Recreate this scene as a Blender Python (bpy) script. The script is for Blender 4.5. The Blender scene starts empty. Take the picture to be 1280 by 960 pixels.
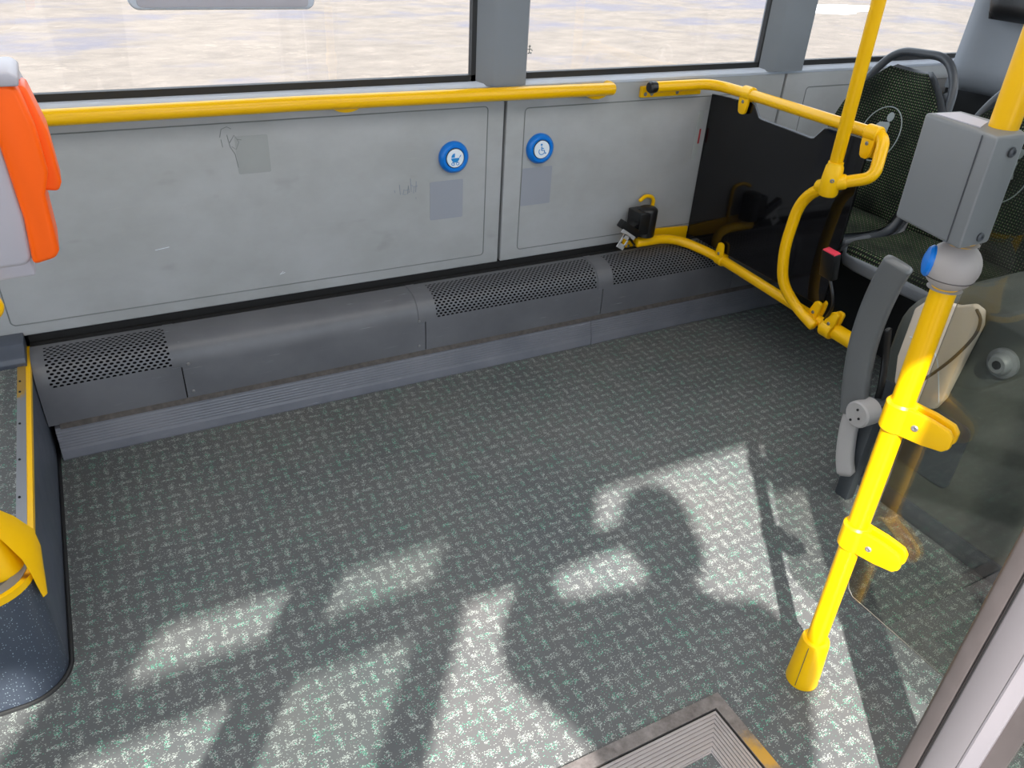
import bpy, bmesh, math, random
from mathutils import Vector, Matrix
random.seed(7)
C = bpy.context.scene.collection
# ------------------------------------------------------------------ camera
cam_d = bpy.data.cameras.new('camera'); cam = bpy.data.objects.new('camera', cam_d); C.objects.link(cam)
cam_d.sensor_width = 36.0; cam_d.lens = 974.8 / 1280 * 36.0; cam_d.clip_start = 0.02; cam_d.clip_end = 400
R3 = Matrix(((0.88440636, -0.46370546, 0.05293992), (-0.20657417, -0.4906357, -0.8465245), (0.41851224, 0.73773563, -0.5297109)))
rt, dn, fw = R3[0], R3[1], R3[2]
cam.matrix_world = Matrix(((rt[0], -dn[0], -fw[0], 0), (rt[1], -dn[1], -fw[1], 0), (rt[2], -dn[2], -fw[2], 1.3), (0, 0, 0, 1)))
bpy.context.scene.camera = cam
# ------------------------------------------------------------------ light
SUN_AZ, SUN_EL = math.radians(36), math.radians(42)
SUN_E, SKY_E, FILL_E, EXPO = 11.5, 2.7, 11.0, 0.42
w = bpy.data.worlds.new('world'); bpy.context.scene.world = w; w.use_nodes = True
wb = w.node_tree.nodes['Background']; wb.inputs[0].default_value = (0.80, 0.89, 1.0, 1); wb.inputs[1].default_value = SKY_E
sl = bpy.data.lights.new('sun', 'SUN'); sl.energy = SUN_E; sl.angle = math.radians(1.1); sl.color = (1, 0.94, 0.88)
so = bpy.data.objects.new('sun', sl); C.objects.link(so)
D = Vector((math.sin(SUN_AZ) * math.cos(SUN_EL), math.cos(SUN_AZ) * math.cos(SUN_EL), -math.sin(SUN_EL)))
so.rotation_euler = D.to_track_quat('-Z', 'Y').to_euler()
for i, (lx, ly) in enumerate(((-1.2, 0.75), (0.9, 0.75), (3.0, 0.75))):  # added fill light under the ceiling, not known fixtures of the bus
    al = bpy.data.lights.new('fill_light', 'AREA'); al.shape = 'RECTANGLE'; al.size = 1.9; al.size_y = 0.9
    al.energy = FILL_E; al.color = (1.0, 0.98, 0.95)
    ao = bpy.data.objects.new('fill_light', al); C.objects.link(ao); ao.location = (lx, ly, 1.985)
vs = bpy.context.scene.view_settings
vs.view_transform = 'Standard'; vs.look = 'None'; vs.exposure = EXPO; vs.gamma = 1; vs.use_curve_mapping = False

# ------------------------------------------------------------------ materials
def srgb(r, g, b):
    f = lambda c: (c / 255 / 12.92) if c <= 10 else ((c / 255 + 0.055) / 1.055) ** 2.4
    return (f(r), f(g), f(b), 1)
class N:
    """small node helper"""
    def __init__(s, m): s.nt = m.node_tree; s.n = s.nt.nodes; s.l = s.nt.links
    def new(s, t, **k):
        x = s.n.new(t)
        for a, b in k.items(): setattr(x, a, b)
        return x
    def link(s, a, b): s.l.new(a, b)
    def math(s, op, a, b=None, c=None):
        x = s.n.new('ShaderNodeMath'); x.operation = op
        for i, v in enumerate((a, b, c)):
            if v is None: continue
            if isinstance(v, (int, float)): x.inputs[i].default_value = v
            else: s.l.new(v, x.inputs[i])
        return x.outputs[0]
    def mix(s, f, a, b):
        x = s.n.new('ShaderNodeMix'); x.data_type = 'RGBA'
        for i, v in ((0, f), (6, a), (7, b)):
            if isinstance(v, (int, float, tuple)): x.inputs[i].default_value = v
            else: s.l.new(v, x.inputs[i])
        return x.outputs[2]
    def noise(s, vec, scale, detail=3, rough=0.55):
        x = s.n.new('ShaderNodeTexNoise'); x.inputs['Scale'].default_value = scale; x.inputs['Detail'].default_value = detail
        x.inputs['Roughness'].default_value = rough
        if vec is not None: s.l.new(vec, x.inputs['Vector'])
        return x.outputs['Fac']
    def mapr(s, v, a, b, c=0.0, d=1.0):
        x = s.n.new('ShaderNodeMapRange'); s.l.new(v, x.inputs[0])
        for i, q in enumerate((a, b, c, d)): x.inputs[i + 1].default_value = q
        return x.outputs[0]
    def scale(s, vec, sc):
        x = s.n.new('ShaderNodeMapping'); s.l.new(vec, x.inputs[0]); x.inputs['Scale'].default_value = sc
        return x.outputs[0]
    def obj(s): return s.n.new('ShaderNodeTexCoord').outputs['Object']
    def uv(s): return s.n.new('ShaderNodeTexCoord').outputs['UV']
    def bump(s, h, st, dist=0.001):
        x = s.n.new('ShaderNodeBump'); x.inputs['Strength'].default_value = st; x.inputs['Distance'].default_value = dist
        s.l.new(h, x.inputs['Height']); return x.outputs[0]
def base(name, col, rough=0.5, metal=0.0, spec=0.5, var=0.0, vscale=6, coat=0.0):
    m = bpy.data.materials.new(name); m.use_nodes = True; n = N(m); p = m.node_tree.nodes['Principled BSDF']
    p.inputs['Base Color'].default_value = col; p.inputs['Roughness'].default_value = rough
    p.inputs['Metallic'].default_value = metal; p.inputs['Specular IOR Level'].default_value = spec
    p.inputs['Coat Weight'].default_value = coat
    if var:
        f = n.noise(n.obj(), vscale, 5)
        a = tuple(min(1, c * (1 + var)) for c in col[:3]) + (1,); b = tuple(c * (1 - var) for c in col[:3]) + (1,)
        n.link(n.mix(n.mapr(f, 0.3, 0.7), b, a), p.inputs['Base Color'])
        n.link(n.mapr(f, 0.3, 0.7, rough * 0.85, min(1, rough * 1.15)), p.inputs['Roughness'])
    return m, n, p
def simple(*a, **k): return base(*a, **k)[0]

def m_floor():
    m, n, p = base('speckled vinyl', (0.05, 0.06, 0.06, 1), 0.62, spec=0.35)
    o = n.obj(); sep = n.new('ShaderNodeSeparateXYZ')
    # warp the lattice a little
    wn = n.new('ShaderNodeTexNoise'); wn.inputs['Scale'].default_value = 22; n.link(o, wn.inputs['Vector'])
    va = n.new('ShaderNodeVectorMath', operation='MULTIPLY_ADD'); n.link(wn.outputs['Color'], va.inputs[0])
    va.inputs[1].default_value = (0.016, 0.016, 0); n.link(o, va.inputs[2]); n.link(va.outputs[0], sep.inputs[0])
    s = 0.034
    u = n.math('DIVIDE', sep.outputs[0], s); v = n.math('DIVIDE', sep.outputs[1], s)
    fu = n.math('FLOOR', u); fv = n.math('FLOOR', v)
    par = n.math('FLOORED_MODULO', n.math('ADD', fu, fv), 2)
    cu = n.math('SUBTRACT', n.math('SUBTRACT', u, fu), 0.5); cv = n.math('SUBTRACT', n.math('SUBTRACT', v, fv), 0.5)
    def dash(a, b):   # long in a, thin in b
        q = n.math('ADD', n.math('POWER', n.math('ABSOLUTE', n.math('DIVIDE', a, 0.56)), 2.0), n.math('POWER', n.math('ABSOLUTE', n.math('DIVIDE', b, 0.19)), 2.0))
        return n.mapr(q, 0.2, 1.5, 1, 0)
    h1 = dash(cu, cv); h2 = dash(cv, cu)
    mk = n.math('ADD', n.math('MULTIPLY', h1, par), n.math('MULTIPLY', h2, n.math('SUBTRACT', 1, par)))
    vo = n.new('ShaderNodeTexVoronoi'); vo.inputs['Scale'].default_value = 860; n.link(n.scale(o, (0.6, 1, 1)), vo.inputs['Vector'])
    sc = n.new('ShaderNodeSeparateColor'); n.link(vo.outputs['Color'], sc.inputs[0])
    th = n.math('ADD', n.math('MULTIPLY', mk, 0.32), 0.045)
    sp = n.math('LESS_THAN', sc.outputs[0], th)
    gn = n.noise(o, 16, 2); isg = n.math('GREATER_THAN', n.math('ADD', n.math('MULTIPLY', sc.outputs[1], 0.5), gn), 0.90)
    fleck = n.mix(isg, srgb(154, 160, 155), srgb(74, 152, 126))
    bn = n.noise(o, 3, 5)
    bcol = n.mix(n.mapr(bn, 0.3, 0.7), srgb(80, 83, 85), srgb(92, 92, 92))
    n.link(n.mix(sp, bcol, fleck), p.inputs['Base Color'])
    n.link(n.mapr(n.noise(o, 9, 4), 0.3, 0.7, 0.5, 0.7), p.inputs['Roughness'])
    return m
def m_panel(name, a, b, rough=0.45):
    m, n, p = base(name, a, rough, spec=0.4)
    o = n.obj(); f1 = n.noise(n.scale(o, (1.3, 1, 2.2)), 2.6, 6, 0.62); f2 = n.noise(o, 14, 5, 0.6)
    f = n.math('ADD', n.math('MULTIPLY', f1, 0.75), n.math('MULTIPLY', f2, 0.25))
    col = n.mix(n.mapr(f, 0.38, 0.62), a, b)
    # faint scuffs
    s = n.noise(n.scale(o, (3, 1, 40)), 3.5, 2); k = n.mapr(s, 0.70, 0.76, 0, 0.18)
    col = n.mix(k, col, srgb(170, 172, 170))
    # grime streaks
    g = n.noise(n.scale(o, (1, 1, 2)), 5, 3); col = n.mix(n.mapr(g, 0.66, 0.78, 0, 0.28), col, srgb(92, 92, 84))
    n.link(col, p.inputs['Base Color']); n.link(n.mapr(f2, 0.3, 0.7, rough - 0.08, rough + 0.12), p.inputs['Roughness'])
    return m
def m_scuffed(name, a, b, rough, scr=srgb(150, 152, 158)):
    m, n, p = base(name, a, rough, spec=0.45)
    o = n.obj(); f = n.noise(o, 5, 6, 0.6)
    col = n.mix(n.mapr(f, 0.35, 0.65), a, b)
    s1 = n.noise(n.scale(o, (5, 40, 90)), 2.2, 3, 0.6); s2 = n.noise(o, 2.3, 2)
    k = n.math('MULTIPLY', n.mapr(s1, 0.66, 0.74, 0, 0.7), n.mapr(s2, 0.45, 0.6))
    n.link(n.mix(k, col, scr), p.inputs['Base Color'])
    n.link(n.mapr(f, 0.35, 0.65, rough - 0.06, rough + 0.1), p.inputs['Roughness'])
    return m
def m_perf():
    m, n, p = base('perforated grey plastic', srgb(92, 93, 98), 0.36, spec=0.45)
    u_ = n.uv(); sep = n.new('ShaderNodeSeparateXYZ'); n.link(u_, sep.inputs[0])
    px, py = 0.0150, 0.0082
    v = n.math('DIVIDE', sep.outputs[1], py); fv = n.math('FLOOR', v)
    off = n.math('MULTIPLY', n.math('FLOORED_MODULO', fv, 2), 0.5)
    u = n.math('ADD', n.math('DIVIDE', sep.outputs[0], px), off); fu = n.math('FLOOR', u)
    a = n.math('MULTIPLY', n.math('SUBTRACT', n.math('SUBTRACT', u, fu), 0.5), px)
    b = n.math('MULTIPLY', n.math('SUBTRACT', n.math('SUBTRACT', v, fv), 0.5), py)
    q = n.math('ADD', n.math('POWER', n.math('ABSOLUTE', n.math('DIVIDE', a, 0.0048)), 2), n.math('POWER', n.math('ABSOLUTE', n.math('DIVIDE', b, 0.0029)), 2))
    hole = n.mapr(q, 0.85, 1.15, 1, 0)
    n.link(n.mix(hole, srgb(92, 93, 98), (0.003, 0.003, 0.004, 1)), p.inputs['Base Color'])
    n.link(n.mapr(hole, 0, 1, 0.45, 0.0), p.inputs['Specular IOR Level'])
    n.link(n.bump(n.math('SUBTRACT', 1, hole), 0.6, 0.002), p.inputs['Normal'])
    return m
def m_fabric():
    m, n, p = base('dotted seat fabric', (0.01, 0.01, 0.01, 1), 0.92, spec=0.15)
    u_ = n.uv(); sep = n.new('ShaderNodeSeparateXYZ'); n.link(u_, sep.inputs[0])
    s = 0.0082
    def fr(x):
        d = n.math('DIVIDE', x, s); return n.math('SUBTRACT', n.math('SUBTRACT', d, n.math('FLOOR', d)), 0.5), n.math('FLOOR', d)
    a, fa = fr(sep.outputs[0]); b, fb = fr(sep.outputs[1])
    q = n.math('MAXIMUM', n.math('ABSOLUTE', a), n.math('ABSOLUTE', b))
    d = n.mapr(q, 0.17, 0.30, 1, 0)
    par = n.math('FLOORED_MODULO', n.math('ADD', fa, n.math('MULTIPLY', fb, 1)), 2)
    col = n.mix(par, srgb(84, 110, 70), srgb(122, 124, 100))
    big = n.noise(u_, 7, 2); vis = n.mapr(big, 0.36, 0.62, 0.25, 1.0)
    wave = n.noise(u_, 60, 2)
    n.link(n.mix(n.math('MULTIPLY', d, vis), n.mix(wave, srgb(12, 15, 14), srgb(24, 28, 26)), col), p.inputs['Base Color'])
    n.link(n.bump(d, 0.3, 0.001), p.inputs['Normal'])
    return m
def m_glass(name, tint, ior=1.5, rough=0.0):
    m = bpy.data.materials.new(name); m.use_nodes = True; n = N(m)
    for x in list(n.n):
        if x.type == 'BSDF_PRINCIPLED': n.n.remove(x)
    t = n.new('ShaderNodeBsdfTransparent'); t.inputs[0].default_value = tint
    g = n.new('ShaderNodeBsdfGlossy'); g.inputs['Roughness'].default_value = rough
    f = n.new('ShaderNodeFresnel'); ge = n.new('ShaderNodeNewGeometry')
    n.link(n.mapr(ge.outputs['Backfacing'], 0, 1, ior, 1 / ior), f.inputs[0])
    mx = n.new('ShaderNodeMixShader'); n.link(f.outputs[0], mx.inputs[0]); n.link(t.outputs[0], mx.inputs[1]); n.link(g.outputs[0], mx.inputs[2])
    out = [x for x in n.n if x.type == 'OUTPUT_MATERIAL'][0]; n.link(mx.outputs[0], out.inputs[0])
    return m
def m_ground():
    m, n, p = base('pale dusty paving', (0.4, 0.36, 0.32, 1), 0.9, spec=0.2)
    o = n.obj()
    rot = n.new('ShaderNodeMapping'); n.link(o, rot.inputs[0]); rot.inputs['Rotation'].default_value = (0, 0, math.radians(-28)); rot.inputs['Scale'].default_value = (0.6, 0.9, 1)
    v = rot.outputs[0]
    f1 = n.noise(v, 0.9, 9, 0.62); f2 = n.noise(v, 3.2, 8, 0.75); f3 = n.noise(o, 0.16, 3, 0.5)
    col = n.mix(n.mapr(f2, 0.32, 0.68), srgb(97, 91, 85), srgb(119, 111, 103))
    sep = n.new('ShaderNodeSeparateXYZ'); n.link(o, sep.inputs[0])
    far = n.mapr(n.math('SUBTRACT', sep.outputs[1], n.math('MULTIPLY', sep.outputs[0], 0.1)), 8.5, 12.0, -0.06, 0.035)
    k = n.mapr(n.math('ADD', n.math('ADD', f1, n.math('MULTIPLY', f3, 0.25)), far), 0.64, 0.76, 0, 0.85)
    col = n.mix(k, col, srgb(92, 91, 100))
    c2 = n.mapr(n.noise(v, 7, 6, 0.8), 0.56, 0.60, 0, 0.5); col = n.mix(n.math('MULTIPLY', c2, n.mapr(f1, 0.4, 0.5, 1, 0.2)), col, srgb(138, 128, 118))
    n.link(col, p.inputs['Base Color']); n.link(n.bump(n.noise(v, 9, 8, 0.7), 0.35, 0.05), p.inputs['Normal'])
    return m
M = {}
M['floor'] = m_floor()
M['panel'] = m_panel('grey wall laminate', srgb(154, 156, 157), srgb(164, 166, 169))
M['panel_edge'] = simple('grey moulded edge', srgb(158, 163, 163), 0.42, var=0.04)
M['groove'] = simple('dark groove', srgb(112, 116, 116), 0.6)
M['ghost'] = simple('faded sticker patch', srgb(142, 146, 156), 0.5, var=0.03)
M['ghost2'] = simple('worn adhesive patch', srgb(146, 149, 149), 0.6, var=0.06)
M['pillar'] = simple('grey pillar plastic', srgb(118, 123, 130), 0.5, var=0.04)
M['sill'] = simple('pale sill plastic', srgb(192, 199, 212), 0.45, var=0.04)
M['rubber'] = simple('black rubber', srgb(22, 22, 24), 0.6)
M['black'] = simple('black plastic', srgb(18, 18, 20), 0.35)
M['void'] = simple('dark channel', srgb(10, 10, 12), 0.8)
M['yellow'] = base('yellow enamel', srgb(240, 184, 0), 0.3, spec=0.35, coat=0.12)[0]
M['yellow_b'] = simple('yellow moulded plastic', srgb(240, 186, 0), 0.36, spec=0.35)
M['heater'] = m_scuffed('scuffed heater cover', srgb(86, 87, 92), srgb(98, 99, 104), 0.36)
M['perf'] = m_perf()
M['kick'] = m_scuffed('blue grey kick strip', srgb(96, 99, 108), srgb(112, 114, 122), 0.4, srgb(160, 162, 170))
M['dirt'] = simple('dusty rubber seam', srgb(72, 68, 66), 0.9, var=0.45, vscale=70)
M['blue'] = simple('blue plastic', srgb(0, 112, 205), 0.32)
M['white'] = simple('white plastic', srgb(220, 228, 236), 0.4)
M['cyan'] = simple('cyan print', srgb(20, 130, 200), 0.5)
M['pen'] = simple('faint pen ink', srgb(130, 138, 152), 0.6)
M['pencil'] = simple('dark scrawl', srgb(116, 120, 120), 0.6)
M['fabric'] = m_fabric()
M['shell'] = simple('dark seat plastic', srgb(62, 66, 72), 0.4, var=0.05)
M['shell_l'] = simple('grey seat plastic', srgb(98, 102, 108), 0.42, var=0.05)
M['arm'] = simple('grey armrest plastic', srgb(92, 94, 96), 0.38, var=0.04)
M['arm_l'] = simple('pale hinge plastic', srgb(165, 162, 162), 0.45)
M['chrome'] = simple('steel', srgb(190, 190, 192), 0.25, metal=1.0)
M['steel_l'] = simple('bright steel plate', srgb(205, 205, 208), 0.35, metal=0.5)
M['zinc'] = simple('zinc screw', srgb(140, 140, 142), 0.45, metal=0.6)
M['picto'] = simple('pale print on fabric', srgb(150, 158, 160), 0.8)
M['red'] = simple('red plastic', srgb(215, 60, 80), 0.4)
M['redd'] = simple('dull red print', srgb(150, 40, 50), 0.6)
M['orange'] = simple('orange plastic', srgb(255, 98, 4), 0.4, spec=0.3)
M['lilac'] = simple('pale grey device plastic', srgb(176, 174, 184), 0.4)
M['box'] = simple('grey device housing', srgb(112, 115, 118), 0.42, var=0.03)
M['ball'] = simple('light grey moulded plastic', srgb(158, 152, 150), 0.45, var=0.04)
M['alu'] = simple('brushed aluminium', srgb(168, 162, 162), 0.42, metal=0.55, var=0.05, vscale=20)
M['alu_d'] = simple('dull aluminium frame', srgb(120, 114, 112), 0.45, metal=0.5, var=0.1, vscale=25)
M['door'] = simple('silver door paint', srgb(126, 122, 126), 0.4, metal=0.2)
M['door_l'] = simple('silver door bead', srgb(118, 115, 120), 0.35, metal=0.2)
M['door_rub'] = simple('door edge rubber', srgb(80, 74, 74), 0.55, var=0.1, vscale=18)
M['side_vinyl'] = m_scuffed('blue grey side vinyl', srgb(68, 74, 86), srgb(80, 86, 98), 0.4, srgb(120, 130, 140))
M['podium'] = m_scuffed('dark moulded podium', srgb(76, 80, 76), srgb(94, 96, 90), 0.45, srgb(130, 130, 120))
M['cover'] = simple('beige bright patch stand-in', srgb(216, 202, 186), 0.5, var=0.06)  # bright patch of light put into this colour
M['patch_line'] = simple('brown line', srgb(96, 84, 72), 0.7)
M['roof'] = simple('ceiling white', srgb(225, 225, 222), 0.7)
M['wallgrey'] = simple('grey side lining', srgb(140, 145, 148), 0.6)
M['dark'] = simple('dark cavity lining', srgb(22, 24, 26), 0.8)
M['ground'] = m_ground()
M['window'] = m_glass('window glass', (0.95, 0.95, 0.95, 1))
M['tint'] = m_glass('tinted screen glass', (0.72, 0.73, 0.71, 1), 1.52)
M['doorglass'] = m_glass('door glass', (0.90, 0.92, 0.91, 1), 1.5)
mb, nb, pb = base('black glossy board', (0.004, 0.004, 0.005, 1), 0.06, spec=0.5); M['board'] = mb
def m_speck():
    m, n, p = base('glitter vinyl', srgb(50, 56, 68), 0.35)
    vo = n.new('ShaderNodeTexVoronoi'); vo.inputs['Scale'].default_value = 240; n.link(n.obj(), vo.inputs['Vector'])
    sc = n.new('ShaderNodeSeparateColor'); n.link(vo.outputs['Color'], sc.inputs[0])
    k = n.math('MULTIPLY', n.math('LESS_THAN', vo.outputs['Distance'], 0.22), n.math('LESS_THAN', sc.outputs[0], 0.5))
    n.link(n.mix(k, srgb(62, 69, 82), srgb(150, 165, 175)), p.inputs['Base Color'])
    return m
M['glitter'] = m_speck()
def m_worn():
    m, n, p = base('worn yellow edging', srgb(150, 148, 148), 0.4, metal=0.4)
    o = n.obj(); sep = n.new('ShaderNodeSeparateXYZ'); n.link(o, sep.inputs[0])
    f = n.math('ADD', n.noise(n.scale(o, (1, 0.4, 1)), 18, 5, 0.7), n.mapr(sep.outputs[1], 1.70, 1.95, -0.25, 0.30))
    n.link(n.mix(n.mapr(f, 0.52, 0.60), srgb(134, 136, 142), srgb(176, 142, 70)), p.inputs['Base Color'])
    return m
M['worn'] = m_worn()
def m_ramp_border():
    m, n, p = base('scratched ramp border', srgb(118, 112, 110), 0.42, metal=0.5)
    o = n.obj(); sep = n.new('ShaderNodeSeparateXYZ'); n.link(o, sep.inputs[0])
    k = n.math('MULTIPLY', n.math('GREATER_THAN', sep.outputs[0], 0.843), n.mapr(n.math('ADD', n.math('MULTIPLY', n.noise(o, 30, 4, 0.7), 0.12), n.math('ABSOLUTE', n.math('SUBTRACT', sep.outputs[1], 0.50))), 0.11, 0.07, 0, 0.9))
    c = n.mix(n.mapr(n.noise(n.scale(o, (1, 1, 1)), 40, 5, 0.7), 0.3, 0.7), srgb(96, 90, 88), srgb(140, 134, 132))
    n.link(n.mix(k, c, srgb(190, 150, 60)), p.inputs['Base Color'])
    return m
M['ramp_border'] = m_ramp_border()
M['skin'] = simple('skin', srgb(196, 150, 122), 0.55)
M['cloth'] = simple('dark blue jacket cloth', srgb(40, 48, 66), 0.9, var=0.1, vscale=30)
M['trouser'] = simple('grey trouser cloth', srgb(60, 60, 64), 0.9)
M['hair'] = simple('brown hair', srgb(50, 36, 26), 0.7, var=0.2, vscale=80)
M['busbody'] = simple('bus outer paint', srgb(200, 200, 200), 0.4)

# ------------------------------------------------------------------ mesh helpers
def finish(name, bm, mat, parent=None, smooth=True, angle=35, loc=None):
    bm.normal_update(); bmesh.ops.recalc_face_normals(bm, faces=bm.faces[:])
    me = bpy.data.meshes.new(name); bm.to_mesh(me); bm.free()
    o = bpy.data.objects.new(name, me); C.objects.link(o)
    for m in (mat if isinstance(mat, (list, tuple)) else [mat]): me.materials.append(M[m] if isinstance(m, str) else m)
    if smooth:
        for f in me.polygons: f.use_smooth = True
        me.set_sharp_from_angle(angle=math.radians(angle))
    if parent is not None:
        o.parent = parent; o.matrix_parent_inverse = Matrix.Translation(-parent.location)
    return o
def thing(name, label, cat, loc=(0, 0, 0), group=None):
    o = bpy.data.objects.new(name, None); C.objects.link(o); o.location = loc; o.empty_display_size = 0.05
    o['label'] = label; o['category'] = cat
    if group: o['group'] = group
    return o
def tag(o, label, cat, group=None):
    o['label'] = label; o['category'] = cat
    if group: o['group'] = group
    return o
def struct(o, label=None):
    o['kind'] = 'structure'
    if label: o['label'] = label
    return o
def nb_(): return bmesh.new()
def add_box(bm, x0, x1, y0, y1, z0, z1, bev=0.0, seg=2, rot=None):
    b = bmesh.new(); bmesh.ops.create_cube(b, size=1)
    for v in b.verts: v.co = Vector(((v.co.x + .5) * (x1 - x0) + x0, (v.co.y + .5) * (y1 - y0) + y0, (v.co.z + .5) * (z1 - z0) + z0))
    if bev: bmesh.ops.bevel(b, geom=b.edges[:], offset=bev, segments=seg, profile=0.5, affect='EDGES')
    if rot is not None: bmesh.ops.transform(b, matrix=rot, verts=b.verts)
    merge(bm, b)
def merge(bm, b):
    me = bpy.data.meshes.new('tmp'); b.to_mesh(me); b.free(); bm.from_mesh(me); bpy.data.meshes.remove(me)
def add_poly(bm, pts, vec, bev=0.0, seg=2):
    """closed outline pts (3D) extruded along vec"""
    b = bmesh.new(); vs_ = [b.verts.new(p) for p in pts]; f = b.faces.new(vs_)
    r = bmesh.ops.extrude_face_region(b, geom=[f]); nv = [g for g in r['geom'] if isinstance(g, bmesh.types.BMVert)]
    bmesh.ops.translate(b, verts=nv, vec=Vector(vec))
    if bev:
        bmesh.ops.recalc_face_normals(b, faces=b.faces[:])
        es = [e for e in b.edges if len(e.link_faces) == 2 and e.calc_face_angle(0) > 0.6]
        bmesh.ops.bevel(b, geom=es, offset=bev, segments=seg, profile=0.5, affect='EDGES', clamp_overlap=True)
    merge(bm, b)
def spline(P, n=10):
    P = [Vector(p) for p in P]; out = []
    Q = [2 * P[0] - P[1]] + P + [2 * P[-1] - P[-2]]
    for i in range(1, len(Q) - 2):
        a, b, c, d = Q[i - 1:i + 3]
        for k in range(n):
            t = k / n
            out.append(0.5 * ((2 * b) + (c - a) * t + (2 * a - 5 * b + 4 * c - d) * t * t + (3 * b - a - 3 * c + d) * t ** 3))
    out.append(P[-1]); return out
def fillet(P, r, n=8):
    """polyline with rounded corners (radius-like distance r)"""
    P = [Vector(p) for p in P]; out = [P[0]]
    for i in range(1, len(P) - 1):
        a, b, c = P[i - 1], P[i], P[i + 1]; rr = r[i] if isinstance(r, (list, tuple)) else r
        d1 = (a - b); d2 = (c - b); k = min(rr, d1.length * .48, d2.length * .48)
        p, q = b + d1.normalized() * k, b + d2.normalized() * k
        for j in range(n + 1):
            t = j / n; out.append((1 - t) ** 2 * p + 2 * t * (1 - t) * b + t * t * q)
    out.append(P[-1]); return out
def add_tube(bm, path, r, seg=20, cap='round', flat=1.0):
    path = [Vector(p) for p in path]; n = len(path)
    T = [(path[min(i + 1, n - 1)] - path[max(i - 1, 0)]).normalized() for i in range(n)]
    up = Vector((0, 0, 1)) if abs(T[0].z) < 0.9 else Vector((0, 1, 0))
    N_ = (up - T[0] * up.dot(T[0])).normalized(); rings = []
    rad = r if callable(r) else (lambda t: r)
    items = [(path[i], T[i], None) for i in range(n)]
    def ring(c, t, nn, rr):
        bi = t.cross(nn); return [bm.verts.new(c + (nn * math.cos(2 * math.pi * k / seg) * flat + bi * math.sin(2 * math.pi * k / seg)) * rr) for k in range(seg)]
    frames = []
    nn = N_
    for i in range(n):
        nn = (nn - T[i] * nn.dot(T[i])).normalized(); frames.append(nn)
    if cap == 'round':
        for a in (0.98, 0.8, 0.5): rings.append(ring(path[0] - T[0] * rad(0) * 0.5 * a, T[0], frames[0], rad(0) * math.sqrt(max(0, 1 - a * a))))
    for i in range(n): rings.append(ring(path[i], T[i], frames[i], rad(i / (n - 1))))
    if cap == 'round':
        for a in (0.5, 0.8, 0.98): rings.append(ring(path[-1] + T[-1] * rad(1) * 0.5 * a, T[-1], frames[-1], rad(1) * math.sqrt(max(0, 1 - a * a))))
    for a, b in zip(rings, rings[1:]):
        for k in range(seg): bm.faces.new((a[k], a[(k + 1) % seg], b[(k + 1) % seg], b[k]))
    bm.faces.new(rings[0]); bm.faces.new(rings[-1])
def add_lathe(bm, c, axis, prof, seg=32):
    """prof = [(r, h)] revolved about axis through c"""
    axis = Vector(axis).normalized(); a = axis.orthogonal().normalized(); b = axis.cross(a); c = Vector(c); rings = []
    for r, h in prof:
        rings.append([bm.verts.new(c + axis * h + (a * math.cos(2 * math.pi * k / seg) + b * math.sin(2 * math.pi * k / seg)) * max(r, 1e-5)) for k in range(seg)])
    for p, q in zip(rings, rings[1:]):
        for k in range(seg): bm.faces.new((p[k], p[(k + 1) % seg], q[(k + 1) % seg], q[k]))
    bm.faces.new(rings[0]); bm.faces.new(rings[-1])
def rrect(x0, x1, z0, z1, r, n=6):
    out = []
    for cx, cz, a0 in ((x1 - r, z1 - r, 0), (x0 + r, z1 - r, 90), (x0 + r, z0 + r, 180), (x1 - r, z0 + r, 270)):
        for k in range(n + 1):
            a = math.radians(a0 + 90 * k / n); out.append((cx + r * math.cos(a), cz + r * math.sin(a)))
    return out
def box(name, mat, parent, *a, **k):
    bm = nb_(); add_box(bm, *a, **k); return finish(name, bm, mat, parent)
def screw(parent, c, axis, r=0.005, mat='zinc', name='screw'):
    bm = nb_(); add_lathe(bm, c, axis, [(r * 0.9, -0.001), (r, 0), (r, 0.0015), (r * 0.75, 0.0028), (r * 0.4, 0.0028), (r * 0.35, 0.0014), (0, 0.0014)], 14)
    return finish(name, bm, mat, parent)

WY = 2.10   # face of the far wall panels
# ================================================================== SETTING
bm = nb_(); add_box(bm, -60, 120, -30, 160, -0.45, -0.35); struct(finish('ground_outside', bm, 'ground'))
bm = nb_(); add_box(bm, -4, 5.2, -0.27, 2.2, -0.30, 0.0); struct(finish('floor', bm, 'floor'))
bm = nb_(); add_box(bm, -4, 5.2, -0.32, 2.24, 2.0, 2.06, 0.01); struct(finish('ceiling', bm, 'roof'))
# far wall lining behind the panels, below the windows and header above
bm = nb_(); add_box(bm, -4, 5.2, 2.135, 2.2, -0.3, 0.845); add_box(bm, -4, 5.2, 2.12, 2.2, 1.62, 2.0); struct(finish('wall_back', bm, 'dark'))
# door side wall: below windows, above, pillars
bm = nb_()
add_box(bm, -4, -0.46, -0.275, -0.25, -0.3, 0.9); add_box(bm, 1.13, 5.2, -0.275, -0.25, -0.3, 0.9)
add_box(bm, -4, 5.2, -0.275, -0.25, 1.70, 2.0)
for a, b in ((-4, -3.9), (-2.7, -2.55), (-1.32, -1.18), (-0.54, -0.45), (1.12, 1.24), (2.5, 2.65), (3.9, 4.0), (5.1, 5.2)): add_box(bm, a, b, -0.275, -0.25, 0.9, 1.70)
for a, b in ((-1.18, -0.54),): add_box(bm, a, b, -0.275, -0.255, 1.44, 1.56)
struct(finish('wall_front', bm, 'wallgrey'))
bm = nb_(); add_box(bm, -4.06, -4, -0.32, 2.2, -0.3, 1.0); add_box(bm, -4.06, -4, -0.32, 2.2, 1.7, 2.06); struct(finish('wall_left', bm, 'wallgrey'))
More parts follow.
